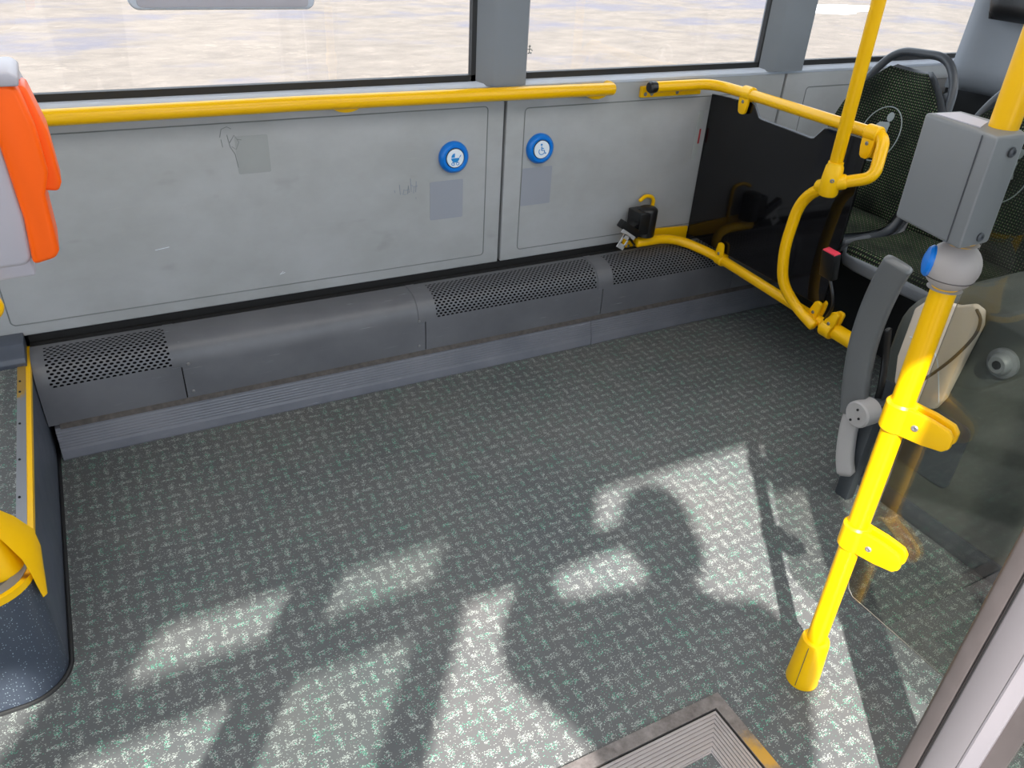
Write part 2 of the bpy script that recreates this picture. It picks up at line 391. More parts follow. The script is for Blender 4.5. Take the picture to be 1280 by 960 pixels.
bm = nb_(); add_box(bm, 5.2, 5.26, -0.32, 2.2, -0.3, 1.0); add_box(bm, 5.2, 5.26, -0.32, 2.2, 1.7, 2.06); struct(finish('wall_right', bm, 'wallgrey'))
# pillars between the far windows
def pillar(i, x0, x1):
    bm = nb_()
    pts = [(x0, 2.135, 0.836), (x0 + 0.004, 2.118, 0.836), (x0 + 0.045, 2.088, 0.836), (x0 + 0.055, 2.084, 0.836), (x1 - 0.006, 2.084, 0.836), (x1, 2.09, 0.836), (x1, 2.135, 0.836)]
    add_poly(bm, pts, (0, 0, 0.80)); return struct(finish('trim_%d' % i, bm, 'pillar'))
pillar(1, 1.012, 1.168); pillar(2, 2.085, 2.275); pillar(3, 3.75, 3.95)
# windows: rubber frame + pane
def window(i, x0, x1, parts=True):
    w_ = bpy.data.objects.new('window_%d' % i, None); C.objects.link(w_); w_.location = (x0, 2.13, 0.85); w_['kind'] = 'structure'
    bm = nb_()
    add_box(bm, x0, x1, 2.115, 2.135, 0.846, 0.864); add_box(bm, x0, x1, 2.115, 2.135, 1.60, 1.62)
    add_box(bm, x0, x0 + 0.014, 2.115, 2.135, 0.846, 1.62); add_box(bm, x1 - 0.014, x1, 2.115, 2.135, 0.846, 1.62)
    finish('window_frame', bm, 'rubber', w_)
    bm = nb_(); add_box(bm, x0 + 0.005, x1 - 0.005, 2.124, 2.128, 0.85, 1.61); finish('pane', bm, 'window', w_)
    return w_
w1 = window(1, -1.6, 1.018); w2 = window(2, 1.166, 2.10); w3 = window(3, 2.27, 3.76); window(4, 3.95, 5.2); window(5, -4, -1.75)
pillar(4, -1.76, -1.59)
# tiny etched maker mark in lower left corner of the second pane (four dashes and a cross)
bm = nb_()
for a, b, c, d in ((1.186, 1.200, 0.925, 0.927), (1.192, 1.194, 0.915, 0.938), (1.189, 1.197, 0.933, 0.935), (1.188, 1.192, 0.914, 0.917), (1.196, 1.2, 0.914, 0.918), (1.2, 1.203, 0.921, 0.924)): add_box(bm, a, b, 2.122, 2.124, c, d)
finish('etched_mark', bm, 'pencil', w2)
# sill along the foot of the windows
bm = nb_(); pts = [(-1.7, 2.098, 0.826), (-1.7, 2.096, 0.834), (-1.7, 2.102, 0.842), (-1.7, 2.118, 0.848), (-1.7, 2.135, 0.848), (-1.7, 2.135, 0.826)]
add_poly(bm, pts, (5.6, 0, 0)); struct(finish('trim_5', bm, 'sill'))

# door side side-window panes
for i, (a, b) in enumerate(((-2.55, -1.32), (-1.18, -0.54), (1.24, 2.5), (2.65, 3.9), (-3.9, -2.7), (4.0, 5.1))):
    bm = nb_(); add_box(bm, a - .01, b + .01, -0.266, -0.262, 0.89, 1.71); struct(finish('window_%d' % (6 + i), bm, 'doorglass'))

# ================================================================== FAR WALL PANELS
def wall_panel(x0, x1, rect, label, z1=0.828):
    t = thing('wall_panel', label, 'wall panel', ((x0 + x1) / 2, WY, 0.285), None)
    bm = nb_(); add_box(bm, x0, x1, WY, 2.134, 0.285, z1, 0.004, 3); finish('board', bm, 'panel', t)
    if rect:
        a, b, c, d, r = rect; bm = nb_()
        pts = [Vector((x, WY - 0.0002, z)) for x, z in rrect(a, b, c, d, r)]; pts.append(pts[0]); add_tube(bm, pts, 0.0016, 6, None)
        finish('groove', bm, 'groove', t)
    return t
pa = wall_panel(-1.55, 1.108, (-0.262, 1.054, 0.318, 0.779, 0.012), 'long grey wall panel under the first window, with a pram button')
pb_ = wall_panel(1.117, 2.212, (1.178, 2.10, 0.318, 0.767, 0.012), 'short grey wall panel under the second window, with a wheelchair button')
pc = wall_panel(2.222, 3.85, None, 'grey wall panel behind the patterned seats, under the third window')
bm = nb_(); pts = [Vector((x, WY - 0.0002, z)) for x, z in rrect(2.33, 3.7, 0.32, 0.775, 0.012)]; pts.append(pts[0]); add_tube(bm, pts, 0.0018, 6, None); finish('groove', bm, 'groove', pc)
# faded squares
def patch(x0, x1, z0, z1, mat, parent, tilt=0.0):
    bm = nb_(); c = ((x0 + x1) / 2, (z0 + z1) / 2)
    pts = []
    for x, z in rrect(x0, x1, z0, z1, 0.004, 3):
        dx, dz = x - c[0], z - c[1]; pts.append((c[0] + dx * math.cos(tilt) - dz * math.sin(tilt), WY - 0.0006, c[1] + dx * math.sin(tilt) + dz * math.cos(tilt)))
    add_poly(bm, pts, (0, 0.0012, 0)); return finish('faded_patch', bm, mat, parent)
patch(0.871, 0.978, 0.455, 0.573, 'ghost', pa); patch(1.180, 1.288, 0.464, 0.585, 'ghost', pb_); patch(0.335, 0.418, 0.647, 0.745, 'ghost2', pa)
# scrawls
def scrawl(strokes, mat, parent, name, r=0.0009):
    bm = nb_()
    for s in strokes: add_tube(bm, [(x, WY - 0.0004, z) for x, z in s], r, 5, None)
    return finish(name, bm, mat, parent)
scrawl([[(0.318, 0.75), (0.322, 0.72), (0.332, 0.70), (0.336, 0.665)], [(0.322, 0.73), (0.335, 0.748), (0.345, 0.73), (0.336, 0.712), (0.326, 0.72)], [(0.34, 0.738), (0.352, 0.735)], [(0.30, 0.745), (0.306, 0.765), (0.32, 0.77), (0.33, 0.764)], [(0.304, 0.72), (0.302, 0.74)]], 'pencil', pa, 'pencil_scrawl')
scrawl([[(0.778, 0.545), (0.776, 0.575)], [(0.79, 0.56), (0.786, 0.545), (0.795, 0.543)], [(0.793, 0.556), (0.806, 0.558)], [(0.80, 0.545), (0.803, 0.57), (0.806, 0.548)], [(0.812, 0.55), (0.81, 0.59)], [(0.812, 0.57), (0.82, 0.565), (0.819, 0.545)], [(0.828, 0.58), (0.826, 0.548)], [(0.822, 0.565), (0.832, 0.566)], [(0.826, 0.532), (0.827, 0.528)], [(0.76, 0.56), (0.762, 0.553)]], 'pen', pa, 'pen_scrawl')
scrawl([[(0.42, 0.36), (0.41, 0.352), (0.425, 0.356)], [(0.10, 0.47), (0.135, 0.474)]], 'white', pa, 'scratch', 0.0007)
# small red marker at the board edge
t = thing('emergency_label', 'small red and grey label strip on the wall beside the black board', 'label', (1.862, WY, 0.6))
bm = nb_(); add_box(bm, 1.850, 1.872, WY - 0.002, WY, 0.555, 0.72, 0.0008, 1); finish('backing', bm, 'panel_edge', t)
bm = nb_(); add_box(bm, 1.864, 1.871, WY - 0.0035, WY - 0.001, 0.61, 0.66, 0.0008, 1); finish('red_field', bm, 'redd', t)

# call buttons
def disc_icon(parent, cx, cz, strokes, fills, rings):
    bm = nb_(); y = WY - 0.0195
    for s, r in strokes: add_tube(bm, [(cx + x, y, cz + z) for x, z in s], r, 6, None)
    for f in fills: add_poly(bm, [(cx + x, y - 0.0006, cz + z) for x, z in f], (0, 0.0015, 0))
    for (x, z, rr, r, a0, a1) in rings:
        add_tube(bm, [(cx + x + rr * math.cos(math.radians(a0 + (a1 - a0) * k / 20)), y, cz + z + rr * math.sin(math.radians(a0 + (a1 - a0) * k / 20))) for k in range(21)], r, 6, None)
    return finish('icon', bm, 'cyan', parent)
def call_button(cx, cz, label, icon):
    t = thing('call_button', label, 'button', (cx, WY, cz), 'stop buttons on the wall panels')
    bm = nb_(); add_lathe(bm, (cx, WY, cz), (0, -1, 0), [(0.046, 0), (0.0465, 0.006), (0.044, 0.014), (0.038, 0.019), (0.032, 0.019), (0.029, 0.016), (0.0285, 0.010), (0.0, 0.010)], 48); finish('ring', bm, 'blue', t)
    bm = nb_(); add_lathe(bm, (cx, WY, cz), (0, -1, 0), [(0.0272, 0.009), (0.0272, 0.017), (0.026, 0.019), (0.0, 0.0192)], 40); finish('push_disc', bm, 'white', t)
    bm = nb_(); add_tube(bm, [(cx + 0.0278 * math.cos(k * math.pi / 20), WY - 0.0165, cz + 0.0278 * math.sin(k * math.pi / 20)) for k in range(41)], 0.0012, 6, None); finish('dark_rim', bm, 'black', t)
    icon(t)
    return t
bowl = [(0.013 * math.cos(math.radians(a)) - 0.001, 0.0125 * math.sin(math.radians(a)) + 0.001) for a in range(180, 361, 15)]
hood = [(-0.0025, 0.003)] + [(-0.0025 + 0.011 * math.cos(math.radians(a)), 0.003 + 0.012 * math.sin(math.radians(a))) for a in range(90, 181, 15)]
call_button(0.944, 0.642, 'blue ringed round button with a pram symbol on the wall panel', lambda t: disc_icon(t, 0.944, 0.642, [([(0.012, 0.002), (0.017, 0.009)], 0.0012), ([(-0.006, -0.008), (-0.007, -0.014)], 0.0007), ([(0.005, -0.008), (0.006, -0.014)], 0.0007)], [bowl, hood], [(-0.008, -0.0155, 0.0042, 0.0010, 0, 360), (0.007, -0.0155, 0.0042, 0.0010, 0, 360)]))
call_button(1.235, 0.644, 'blue ringed round button with a wheelchair symbol, right of the panel gap', lambda t: disc_icon(t, 1.235, 0.644, [([(-0.002, 0.010), (-0.0015, -0.002), (0.0075, -0.002), (0.011, -0.012), (0.015, -0.0105)], 0.0016), ([(-0.002, 0.004), (0.006, 0.004)], 0.0013)], [[(-0.003 + 0.0032 * math.cos(k * math.pi / 6), 0.0155 + 0.0032 * math.sin(k * math.pi / 6)) for k in range(12)]], [(-0.001, -0.005, 0.0098, 0.0013, 140, 325)]))

# dark channel behind the heater covers
bm = nb_(); add_box(bm, -0.235, 3.8, 2.085, 2.134, 0.0, 0.262); add_box(bm, -0.235, 3.8, 2.104, 2.134, 0.262, 0.285)
add_box(bm, -0.235, 3.8, 2.078, 2.092, 0.255, 0.268, 0.002); struct(finish('trim_6', bm, 'void'))

# ================================================================== HEATER COVERS
PROF = [(1.957, 0.094), (1.956, 0.15), (1.957, 0.200), (1.960, 0.218), (1.966, 0.234), (1.976, 0.248), (1.990, 0.259), (2.006, 0.2655), (2.028, 0.2685), (2.066, 0.270)]
def prof_pts(n=28):
    P = [Vector((0, a, b)) for a, b in PROF]; L = [0]
    for a, b in zip(P, P[1:]): L.append(L[-1] + (b - a).length)
    out = []
    for k in range(n + 1):
        s = L[-1] * k / n; i = max(j for j in range(len(L)) if L[j] <= s + 1e-9); i = min(i, len(P) - 2)
        t = (s - L[i]) / (L[i + 1] - L[i]); out.append((P[i].lerp(P[i + 1], t), s))
    return out
PP = prof_pts()
def heater(x0, x1, perf, label, screws=()):
    t = thing('heater_cover', label, 'heater cover', ((x0 + x1) / 2, 1.96, 0.09), 'heater covers along the wall')
    def sheet(a, b, lo, hi, off, name, mat):
        bm = nb_(); uvl = bm.loops.layers.uv.new('UVMap'); nx = 2
        rows = [(p, s) for p, s in PP if lo - 1e-6 <= s <= hi + 1e-6]
        def nrm(i):
            j = PP.index(rows[i]); A = PP[max(j - 1, 0)][0]; B = PP[min(j + 1, len(PP) - 1)][0]; d = (B - A).normalized(); return Vector((0, -d.z, d.y))
        outer = [[bm.verts.new((x, p.y + nrm(i).y * off, p.z + nrm(i).z * off)) for x in (a, b)] for i, (p, s) in enumerate(rows)]
        inner = [[bm.verts.new((x, p.y + nrm(i).y * (off - 0.003), p.z + nrm(i).z * (off - 0.003))) for x in (a, b)] for i, (p, s) in enumerate(rows)]
        for i in range(len(rows) - 1):
            f = bm.faces.new((outer[i][0], outer[i][1], outer[i + 1][1], outer[i + 1][0]))
            for lp, (u, v) in zip(f.loops, ((a, rows[i][1]), (b, rows[i][1]), (b, rows[i + 1][1]), (a, rows[i + 1][1]))): lp[uvl].uv = (u, v)
            bm.faces.new((inner[i][0], inner[i][1], inner[i + 1][1], inner[i + 1][0]))
            for c in (0, 1): bm.faces.new((outer[i][c], outer[i + 1][c], inner[i + 1][c], inner[i][c]))
        for R in (0, -1): bm.faces.new((outer[R][0], outer[R][1], inner[R][1], inner[R][0]))
        return finish(name, bm, mat, t, angle=50)
    T = PP[-1][1]
    sheet(x0 + 0.0015, x1 - 0.0015, 0, T, 0, 'cover_shell', 'heater')
    # raised lip at each end
    if perf: sheet(perf[0], perf[1], 0.108, 0.240, 0.0007, 'vent_grille', 'perf')
    for k, (sx, sz) in enumerate(screws): screw(t, (sx, 1.9575, sz), (0, -1, 0), 0.0045)
    return t
heater(-0.236, 0.100, (-0.205, 0.078), 'perforated grey heater cover at the left end, beside the step')
heater(0.100, 0.796, None, 'long plain grey heater cover between two perforated ones', ((0.118, 0.20), (0.118, 0.115), (0.775, 0.20), (0.775, 0.115)))
heater(0.796, 1.440, (0.832, 1.412), 'long perforated grey heater cover under the wheelchair button')
heater(1.440, 2.02, (1.480, 1.99), 'perforated grey heater cover under the lower yellow tube')
heater(2.02, 2.9, None, 'plain heater cover beyond the black board')
for x, lb in ((0.100, 'grey joint strap between the left perforated cover and the plain one'), (0.796, 'grey joint strap between the plain cover and the long perforated one'), (1.440, 'grey joint strap beside the seat belt reel, between perforated covers')):
    bm = nb_(); 
    rows = [p for p, s in PP if s > 0.095]
    for a, b in ((x - 0.022, x + 0.004),):
        o1 = [[bm.verts.new((xx, p.y - 0.0012 - (0.001 if i < 14 else 0), p.z + 0.0018)) for xx in (a, b)] for i, p in enumerate(rows)]
        o2 = [[bm.verts.new((xx, p.y + 0.002, p.z - 0.001)) for xx in (a, b)] for i, p in enumerate(rows)]
        for i in range(len(rows) - 1):
            bm.faces.new((o1[i][0], o1[i][1], o1[i + 1][1], o1[i + 1][0])); bm.faces.new((o2[i][0], o2[i][1], o2[i + 1][1], o2[i + 1][0]))
            for c in (0, 1): bm.faces.new((o1[i][c], o1[i + 1][c], o2[i + 1][c], o2[i][c]))
        for R in (0, -1): bm.faces.new((o1[R][0], o1[R][1], o2[R][1], o2[R][0]))
    tag(finish('joint_strap', bm, 'heater', angle=50), lb, 'strap', 'straps over the heater cover joints')
# dusty seam and grooved kick strip
bm = nb_(); pts = [(1.946, 0.086), (1.951, 0.094), (1.958, 0.097), (1.968, 0.09), (1.962, 0.080)]
add_poly(bm, [(-0.21, a, b) for a, b in pts], (3.0, 0, 0)); struct(finish('trim_7', bm, 'dirt'))
t = thing('kick_strip', 'ribbed blue grey kick strip where the heater covers meet the floor', 'kick strip', (0.9, 1.94, 0))
bm = nb_(); prof = [(1.932, 0.0)]
prof += [(1.931, 0.004), (1.9335, 0.026)]
for k in range(7):
    f0, f1 = k / 7, (k + 0.7) / 7; A, B = Vector((1.934, 0.030)), Vector((1.947, 0.083)); a, b = A.lerp(B, f0), A.lerp(B, f1)
    prof += [(a.x + 0.002, a.y), (a.x - 0.0005, a.y + 0.001), (b.x - 0.0005, b.y - 0.001), (b.x + 0.002, b.y)]
prof += [(1.950, 0.088), (1.975, 0.088), (1.975, 0.0)]
add_poly(bm, [(-0.222, a, b) for a, b in prof], (1.62, 0, 0)); add_poly(bm, [(1.400, a, b) for a, b in prof], (1.5, 0, 0))
finish('ribbed_strip', bm, 'kick', t, angle=20)

# ================================================================== WALL HANDRAIL
t = thing('handrail', 'long straight yellow handrail along the wall below the windows', 'handrail', (0.6, 2.055, 0.81))
bm = nb_(); add_tube(bm, [(-1.3, 2.055, 0.826), (-0.3, 2.055, 0.8265), (0.5, 2.055, 0.8265), (1.452, 2.055, 0.818)], 0.0185, 24); finish('rail', bm, 'yellow', t)
for x in (-0.9, 0.622, 1.405):
    bm = nb_(); zc = 0.826 - max(0, x - 0.5) * 0.009
    pts = [(x + 0.042 * math.cos(math.radians(a)), 2.055, zc - 0.008 + 0.022 * math.sin(math.radians(a))) for a in range(180, 361, 12)]
    add_poly(bm, [(px, 2.062, pz) for px, _, pz in pts], (0, 0.038, 0), 0.002); finish('wall_bracket', bm, 'yellow_b', t)
bm = nb_(); add_tube(bm, [(1.445, 2.058, 0.818), (1.458, 2.075, 0.818), (1.460, 2.10, 0.818)], 0.017, 18); finish('end_bracket', bm, 'yellow_b', t)

# ================================================================== BLACK BOARD
BX = 1.885
t = thing('partition_board', 'glossy black partition board between wall and curved yellow tube', 'partition', (BX, 1.76, 0.26))
pts = [(2.092, 0.775), (1.905, 0.787), (1.890, 0.783), (1.862, 0.752), (1.850, 0.749), (1.640, 0.744), (1.628, 0.747), (1.598, 0.782), (1.585, 0.786), (1.455, 0.786), (1.438, 0.770), (1.436, 0.30), (1.45, 0.285), (2.092, 0.285)]
bm = nb_(); add_poly(bm, [(BX, a, b) for a, b in pts], (0.010, 0, 0), 0.0015); finish('board', bm, 'board', t, smooth=False)
bm = nb_(); add_tube(bm, [(BX + 0.005, a, b) for a, b in pts[1:11]], 0.0035, 8, None); finish('edge_bead', bm, 'pillar', t)

# ================================================================== CURVED TUBE FRAME (upper rail, end loop, lower rail, pole)
TX = 1.885
t = thing('tube_frame', 'bent yellow tube frame holding the black partition board', 'rail', (1.85, 1.7, 0.25))
up = fillet([(1.605, 2.052, 0.817), (1.845, 2.052, 0.817), (TX, 1.93, 0.809), (TX, 1.395, 0.809), (1.845, 1.362, 0.712), (1.790, 1.450, 0.675), (1.800, 1.545, 0.60), (1.800, 1.560, 0.44), (1.815, 1.548, 0.33), (1.850, 1.50, 0.262), (1.855, 1.425, 0.233)],
            [0, .12, .09, .030, .03, .05, .07, .07, .06, .05, 0], 10)
bm = nb_(); add_tube(bm, up, 0.0165, 22); finish('upper_tube', bm, 'yellow', t)
lo = fillet([(1.625, 2.045, 0.300), (1.78, 2.045, 0.300), (TX, 1.935, 0.262), (TX, 1.30, 0.235)], [0, .10, .10, 0], 10)
bm = nb_(); add_tube(bm, lo, 0.0165, 22); finish('lower_tube', bm, 'yellow', t)
bm = nb_(); add_lathe(bm, (TX, 1.335, 0.2365), (0, -1, -0.04), [(0.0175, -0.08), (0.0235, -0.06), (0.0235, 0.035), (0.019, 0.045), (0.0, 0.046)], 24); finish('end_sleeve', bm, 'yellow_b', t)
# end cap + wall plate of upper tube
bm = nb_(); add_lathe(bm, (1.606, 2.052, 0.817), (-1, 0, 0), [(0.0168, -0.008), (0.0185, 0), (0.0185, 0.012), (0.014, 0.018), (0, 0.019)], 20); finish('end_cap', bm, 'black', t)
bm = nb_(); add_box(bm, 1.588, 1.83, 2.085, 2.0995, 0.778, 0.812, 0.003); finish('wall_plate', bm, 'yellow_b', t)
for x in (1.603, 1.628, 1.73): screw(t, (x, 2.0845, 0.789), (0, -1, 0), 0.0062)
# lower wall plate with hook strip carrying the belt
bm = nb_(); add_poly(bm, [(1.600, 2.088, 0.262), (1.600, 2.088, 0.315), (1.64, 2.088, 0.326), (1.882, 2.088, 0.312), (1.882, 2.088, 0.262)], (0, 0.011, 0), 0.002); finish('wall_plate', bm, 'yellow_b', t)
for x, z in ((1.622, 0.272), (1.648, 0.272), (1.70, 0.274)): screw(t, (x, 2.0875, z), (0, -1, 0), 0.006)
bm = nb_(); add_tube(bm, fillet([(1.70, 2.092, 0.30), (1.705, 2.088, 0.44), (1.665, 2.085, 0.452), (1.635, 2.075, 0.440)], 0.03), 0.0065, 8); finish('belt_bracket', bm, 'yellow_b', t)
# clamps gripping the board
def clamp(parent, c, tube_dir, pad_dir, L, wd=0.022, name='board_clamp', r=0.022):
    """sleeve round the tube at c and two paddles reaching along pad_dir"""
    c = Vector(c); td = Vector(tube_dir).normalized(); pd = Vector(pad_dir).normalized(); s = td.cross(pd).normalized()
    bm = nb_(); add_lathe(bm, c, td, [(r - .003, -wd), (r, -wd + .004), (r, wd - .004), (r - .003, wd)], 24)
    for sg in (-1, 1):
        off = s * (sg * 0.0115) - s * 0.0055
        o = []
        for a, b in ((0.0, -1), (L * .55, -0.92), (L * .9, -0.72), (L, -0.35), (L, 0.35), (L * .9, 0.72), (L * .55, 0.92), (0.0, 1)): o.append(c + off + pd * a + td * (wd * b))
        add_poly(bm, o, s * 0.011, 0.003)
    ob = finish(name, bm, 'yellow_b', parent)
    k = c + pd * (L * 0.38)
    for sg in (-1,): screw(ob, k + s * sg * -0.0165 if False else k + s * sg * 0.0165, s * sg, 0.0055, 'zinc')
    screw(ob, k + s * 0.0165, s, 0.0055, 'zinc')
    return ob
clamp(t, (TX, 1.925, 0.810), (0, 1, 0), (0, 0, -1), 0.062)
clamp(t, (TX, 1.432, 0.809), (0, 1, 0), (0, 0, -1), 0.066)
clamp(t, (TX, 1.895, 0.260), (0, 1, 0.04), (0, 0, 1), 0.062, 0.018)
clamp(t, (TX, 1.455, 0.242), (0, 1, 0.04), (0, -0.25, 1), 0.064, 0.018)
clamp(t, (TX - 0.012, 1.383, 0.238), (0, 1, 0.04), (0.05, -0.30, 1), 0.068, 0.020, r=0.026)
# T sleeve where the pole meets the loop
bm = nb_(); add_lathe(bm, (1.790, 1.450, 0.660), (0, 0, 1), [(0.022, -0.018), (0.026, -0.010), (0.027, 0.030), (0.024, 0.062), (0.0205, 0.068), (0.0205, 0.075)], 24)
add_tube(bm, [(1.795, 1.485, 0.655), (1.790, 1.450, 0.675), (1.808, 1.42, 0.688)], 0.0205, 20); ts = finish('pole_sleeve', bm, 'yellow_b', t)
screw(ts, (1.772, 1.432, 0.690), (-0.6, -0.75, 0), 0.006, 'zinc')
bm = nb_(); add_tube(bm, [(1.790, 1.450, 0.70), (1.782, 1.450, 1.3), (1.775, 1.450, 1.99)], 0.0175, 24); finish('pole', bm, 'yellow', t)

# ================================================================== BELT
t = thing('seat_belt_reel', 'black seat belt reel with steel tongue on the wall by the lower tube', 'seat belt', (1.64, 2.05, 0.31))
bm = nb_(); add_lathe(bm, (1.648, 2.042, 0.325), (0.02, 0, 1), [(0.030, 0), (0.034, 0.003), (0.034, 0.092), (0.031, 0.098), (0.022, 0.103), (0, 0.104)], 26)
add_box(bm, 1.597, 1.65, 2.01, 2.085, 0.340, 0.418, 0.005); finish('reel_housing', bm, 'black', t)
bm = nb_(); rotm = Matrix.Translation((1.566, 2.022, 0.366)) @ Matrix.Rotation(math.radians(33), 4, 'Y')
add_box(bm, -0.050, 0.044, -0.012, 0.012, -0.014, 0.014, 0.004, rot=rotm); finish('tongue_grip', bm, 'black', t)
bm = nb_()
for a in ((-0.034, 0.034, -0.0015, 0.0015, -0.024, -0.010), (-0.017, -0.009, -0.0015, 0.0015, -0.062, -0.02), (0.009, 0.017, -0.0015, 0.0015, -0.062, -0.02), (-0.017, 0.017, -0.0015, 0.0015, -0.072, -0.054), (-0.017, 0.017, -0.0015, 0.0015, -0.036, -0.020)): add_box(bm, *a, bev=0.0008, seg=1, rot=Matrix.Translation((0, -0.010, 0)) @ rotm)
finish('steel_tongue', bm, 'steel_l', t)
bm = nb_(); add_tube(bm, spline([(1.625, 2.04, 0.385), (1.60, 2.03, 0.385), (1.575, 2.028, 0.368), (1.585, 2.035, 0.325), (1.61, 2.05, 0.30)], 6), 0.014, 10, flat=0.25); finish('webbing', bm, 'black', t)
t = thing('belt_buckle', 'black seat belt buckle with red release, on a thin stalk by the lower tube', 'seat belt buckle', (TX - 0.02, 1.43, 0.25))
# stalk and head located beyond the lower tube
bx, by = 1.90, 1.44
bm = nb_(); add_tube(bm, spline([(1.868, 1.40, 0.262), (1.85, 1.375, 0.31), (1.84, 1.372, 0.35), (1.842, 1.405, 0.405)], 8), 0.005, 8, flat=1.0); finish('stalk', bm, 'black', t)
rm = Matrix.Translation((1.842, 1.418, 0.440)) @ Matrix.Rotation(math.radians(-6), 4, 'Z') @ Matrix.Rotation(math.radians(-10), 4, 'Y')
bm = nb_(); add_box(bm, -0.013, 0.013, -0.028, 0.028, -0.042, 0.042, 0.005, rot=rm); finish('buckle_body', bm, 'black', t)
bm = nb_(); add_box(bm, -0.0115, 0.0115, -0.026, 0.024, 0.036, 0.0445, 0.002, rot=rm); finish('release_button', bm, 'red', t)

# ================================================================== PATTERNED SEATS
def loft(name, rows, nu, thick, mat, parent, cup=0.0, edge=5, uvoff=(0, 0)):
    """rows = list of (centre Vector, half width, normal Vector, v). side = +y. A cushion slab with rounded rim"""
    bm = nb_(); uvl = bm.loops.layers.uv.new('UVMap'); nr = len(rows); F = []; B = []
    for i, (c, hw, nv, vv) in enumerate(rows):
        e = min(i, nr - 1 - i) / (nr - 1) * 2; fr, br = [], []
        for j in range(nu + 1):
            s = -1 + 2 * j / nu; q = (1 - abs(s) ** 8) * (1 - (1 - min(1, e * 2.5)) ** 4)
            p = c + Vector((0, s * hw, 0)) + nv * (cup * s * s)
            fr.append(bm.verts.new(p + nv * (thick * q))); br.append(bm.verts.new(p - nv * 0.004))
        F.append(fr); B.append(br)
    def uvs(f, idx):
        for lp, (i, j) in zip(f.loops, idx):
            s = -1 + 2 * j / nu; lp[uvl].uv = (s * rows[i][1] + uvoff[0] + 1, rows[i][3] + uvoff[1])
    for i in range(nr - 1):
        for j in range(nu):
            ix = ((i, j), (i, j + 1), (i + 1, j + 1), (i + 1, j))
            uvs(bm.faces.new([F[a][b] for a, b in ix]), ix); uvs(bm.faces.new([B[a][b] for a, b in ix]), ix)
        for j in (0, nu): ix = ((i, j), (i + 1, j)); bm.faces.new((F[i][j], F[i + 1][j], B[i + 1][j], B[i][j]))
    for i in (0, nr - 1):
        for j in range(nu): bm.faces.new((F[i][j], F[i][j + 1], B[i][j + 1], B[i][j]))
    return finish(name, bm, mat, parent, angle=60)
def interp(tab, v):
    for (a, x), (b, y) in zip(tab, tab[1:]):
        if v <= b: return x + (y - x) * (v - a) / (b - a)
    return tab[-1][1]
SB0 = Vector((2.285, 0, 0.455)); SB1 = Vector((2.415, 0, 0.885)); SD = (SB1 - SB0).normalized(); SN = Vector((-SD.z, 0, SD.x)); SL = (SB1 - SB0).length
HWT = [(0, .190), (.10, .200), (.24, .200), (.32, .182), (.38, .145), (.425, .098), (.45, .070)]
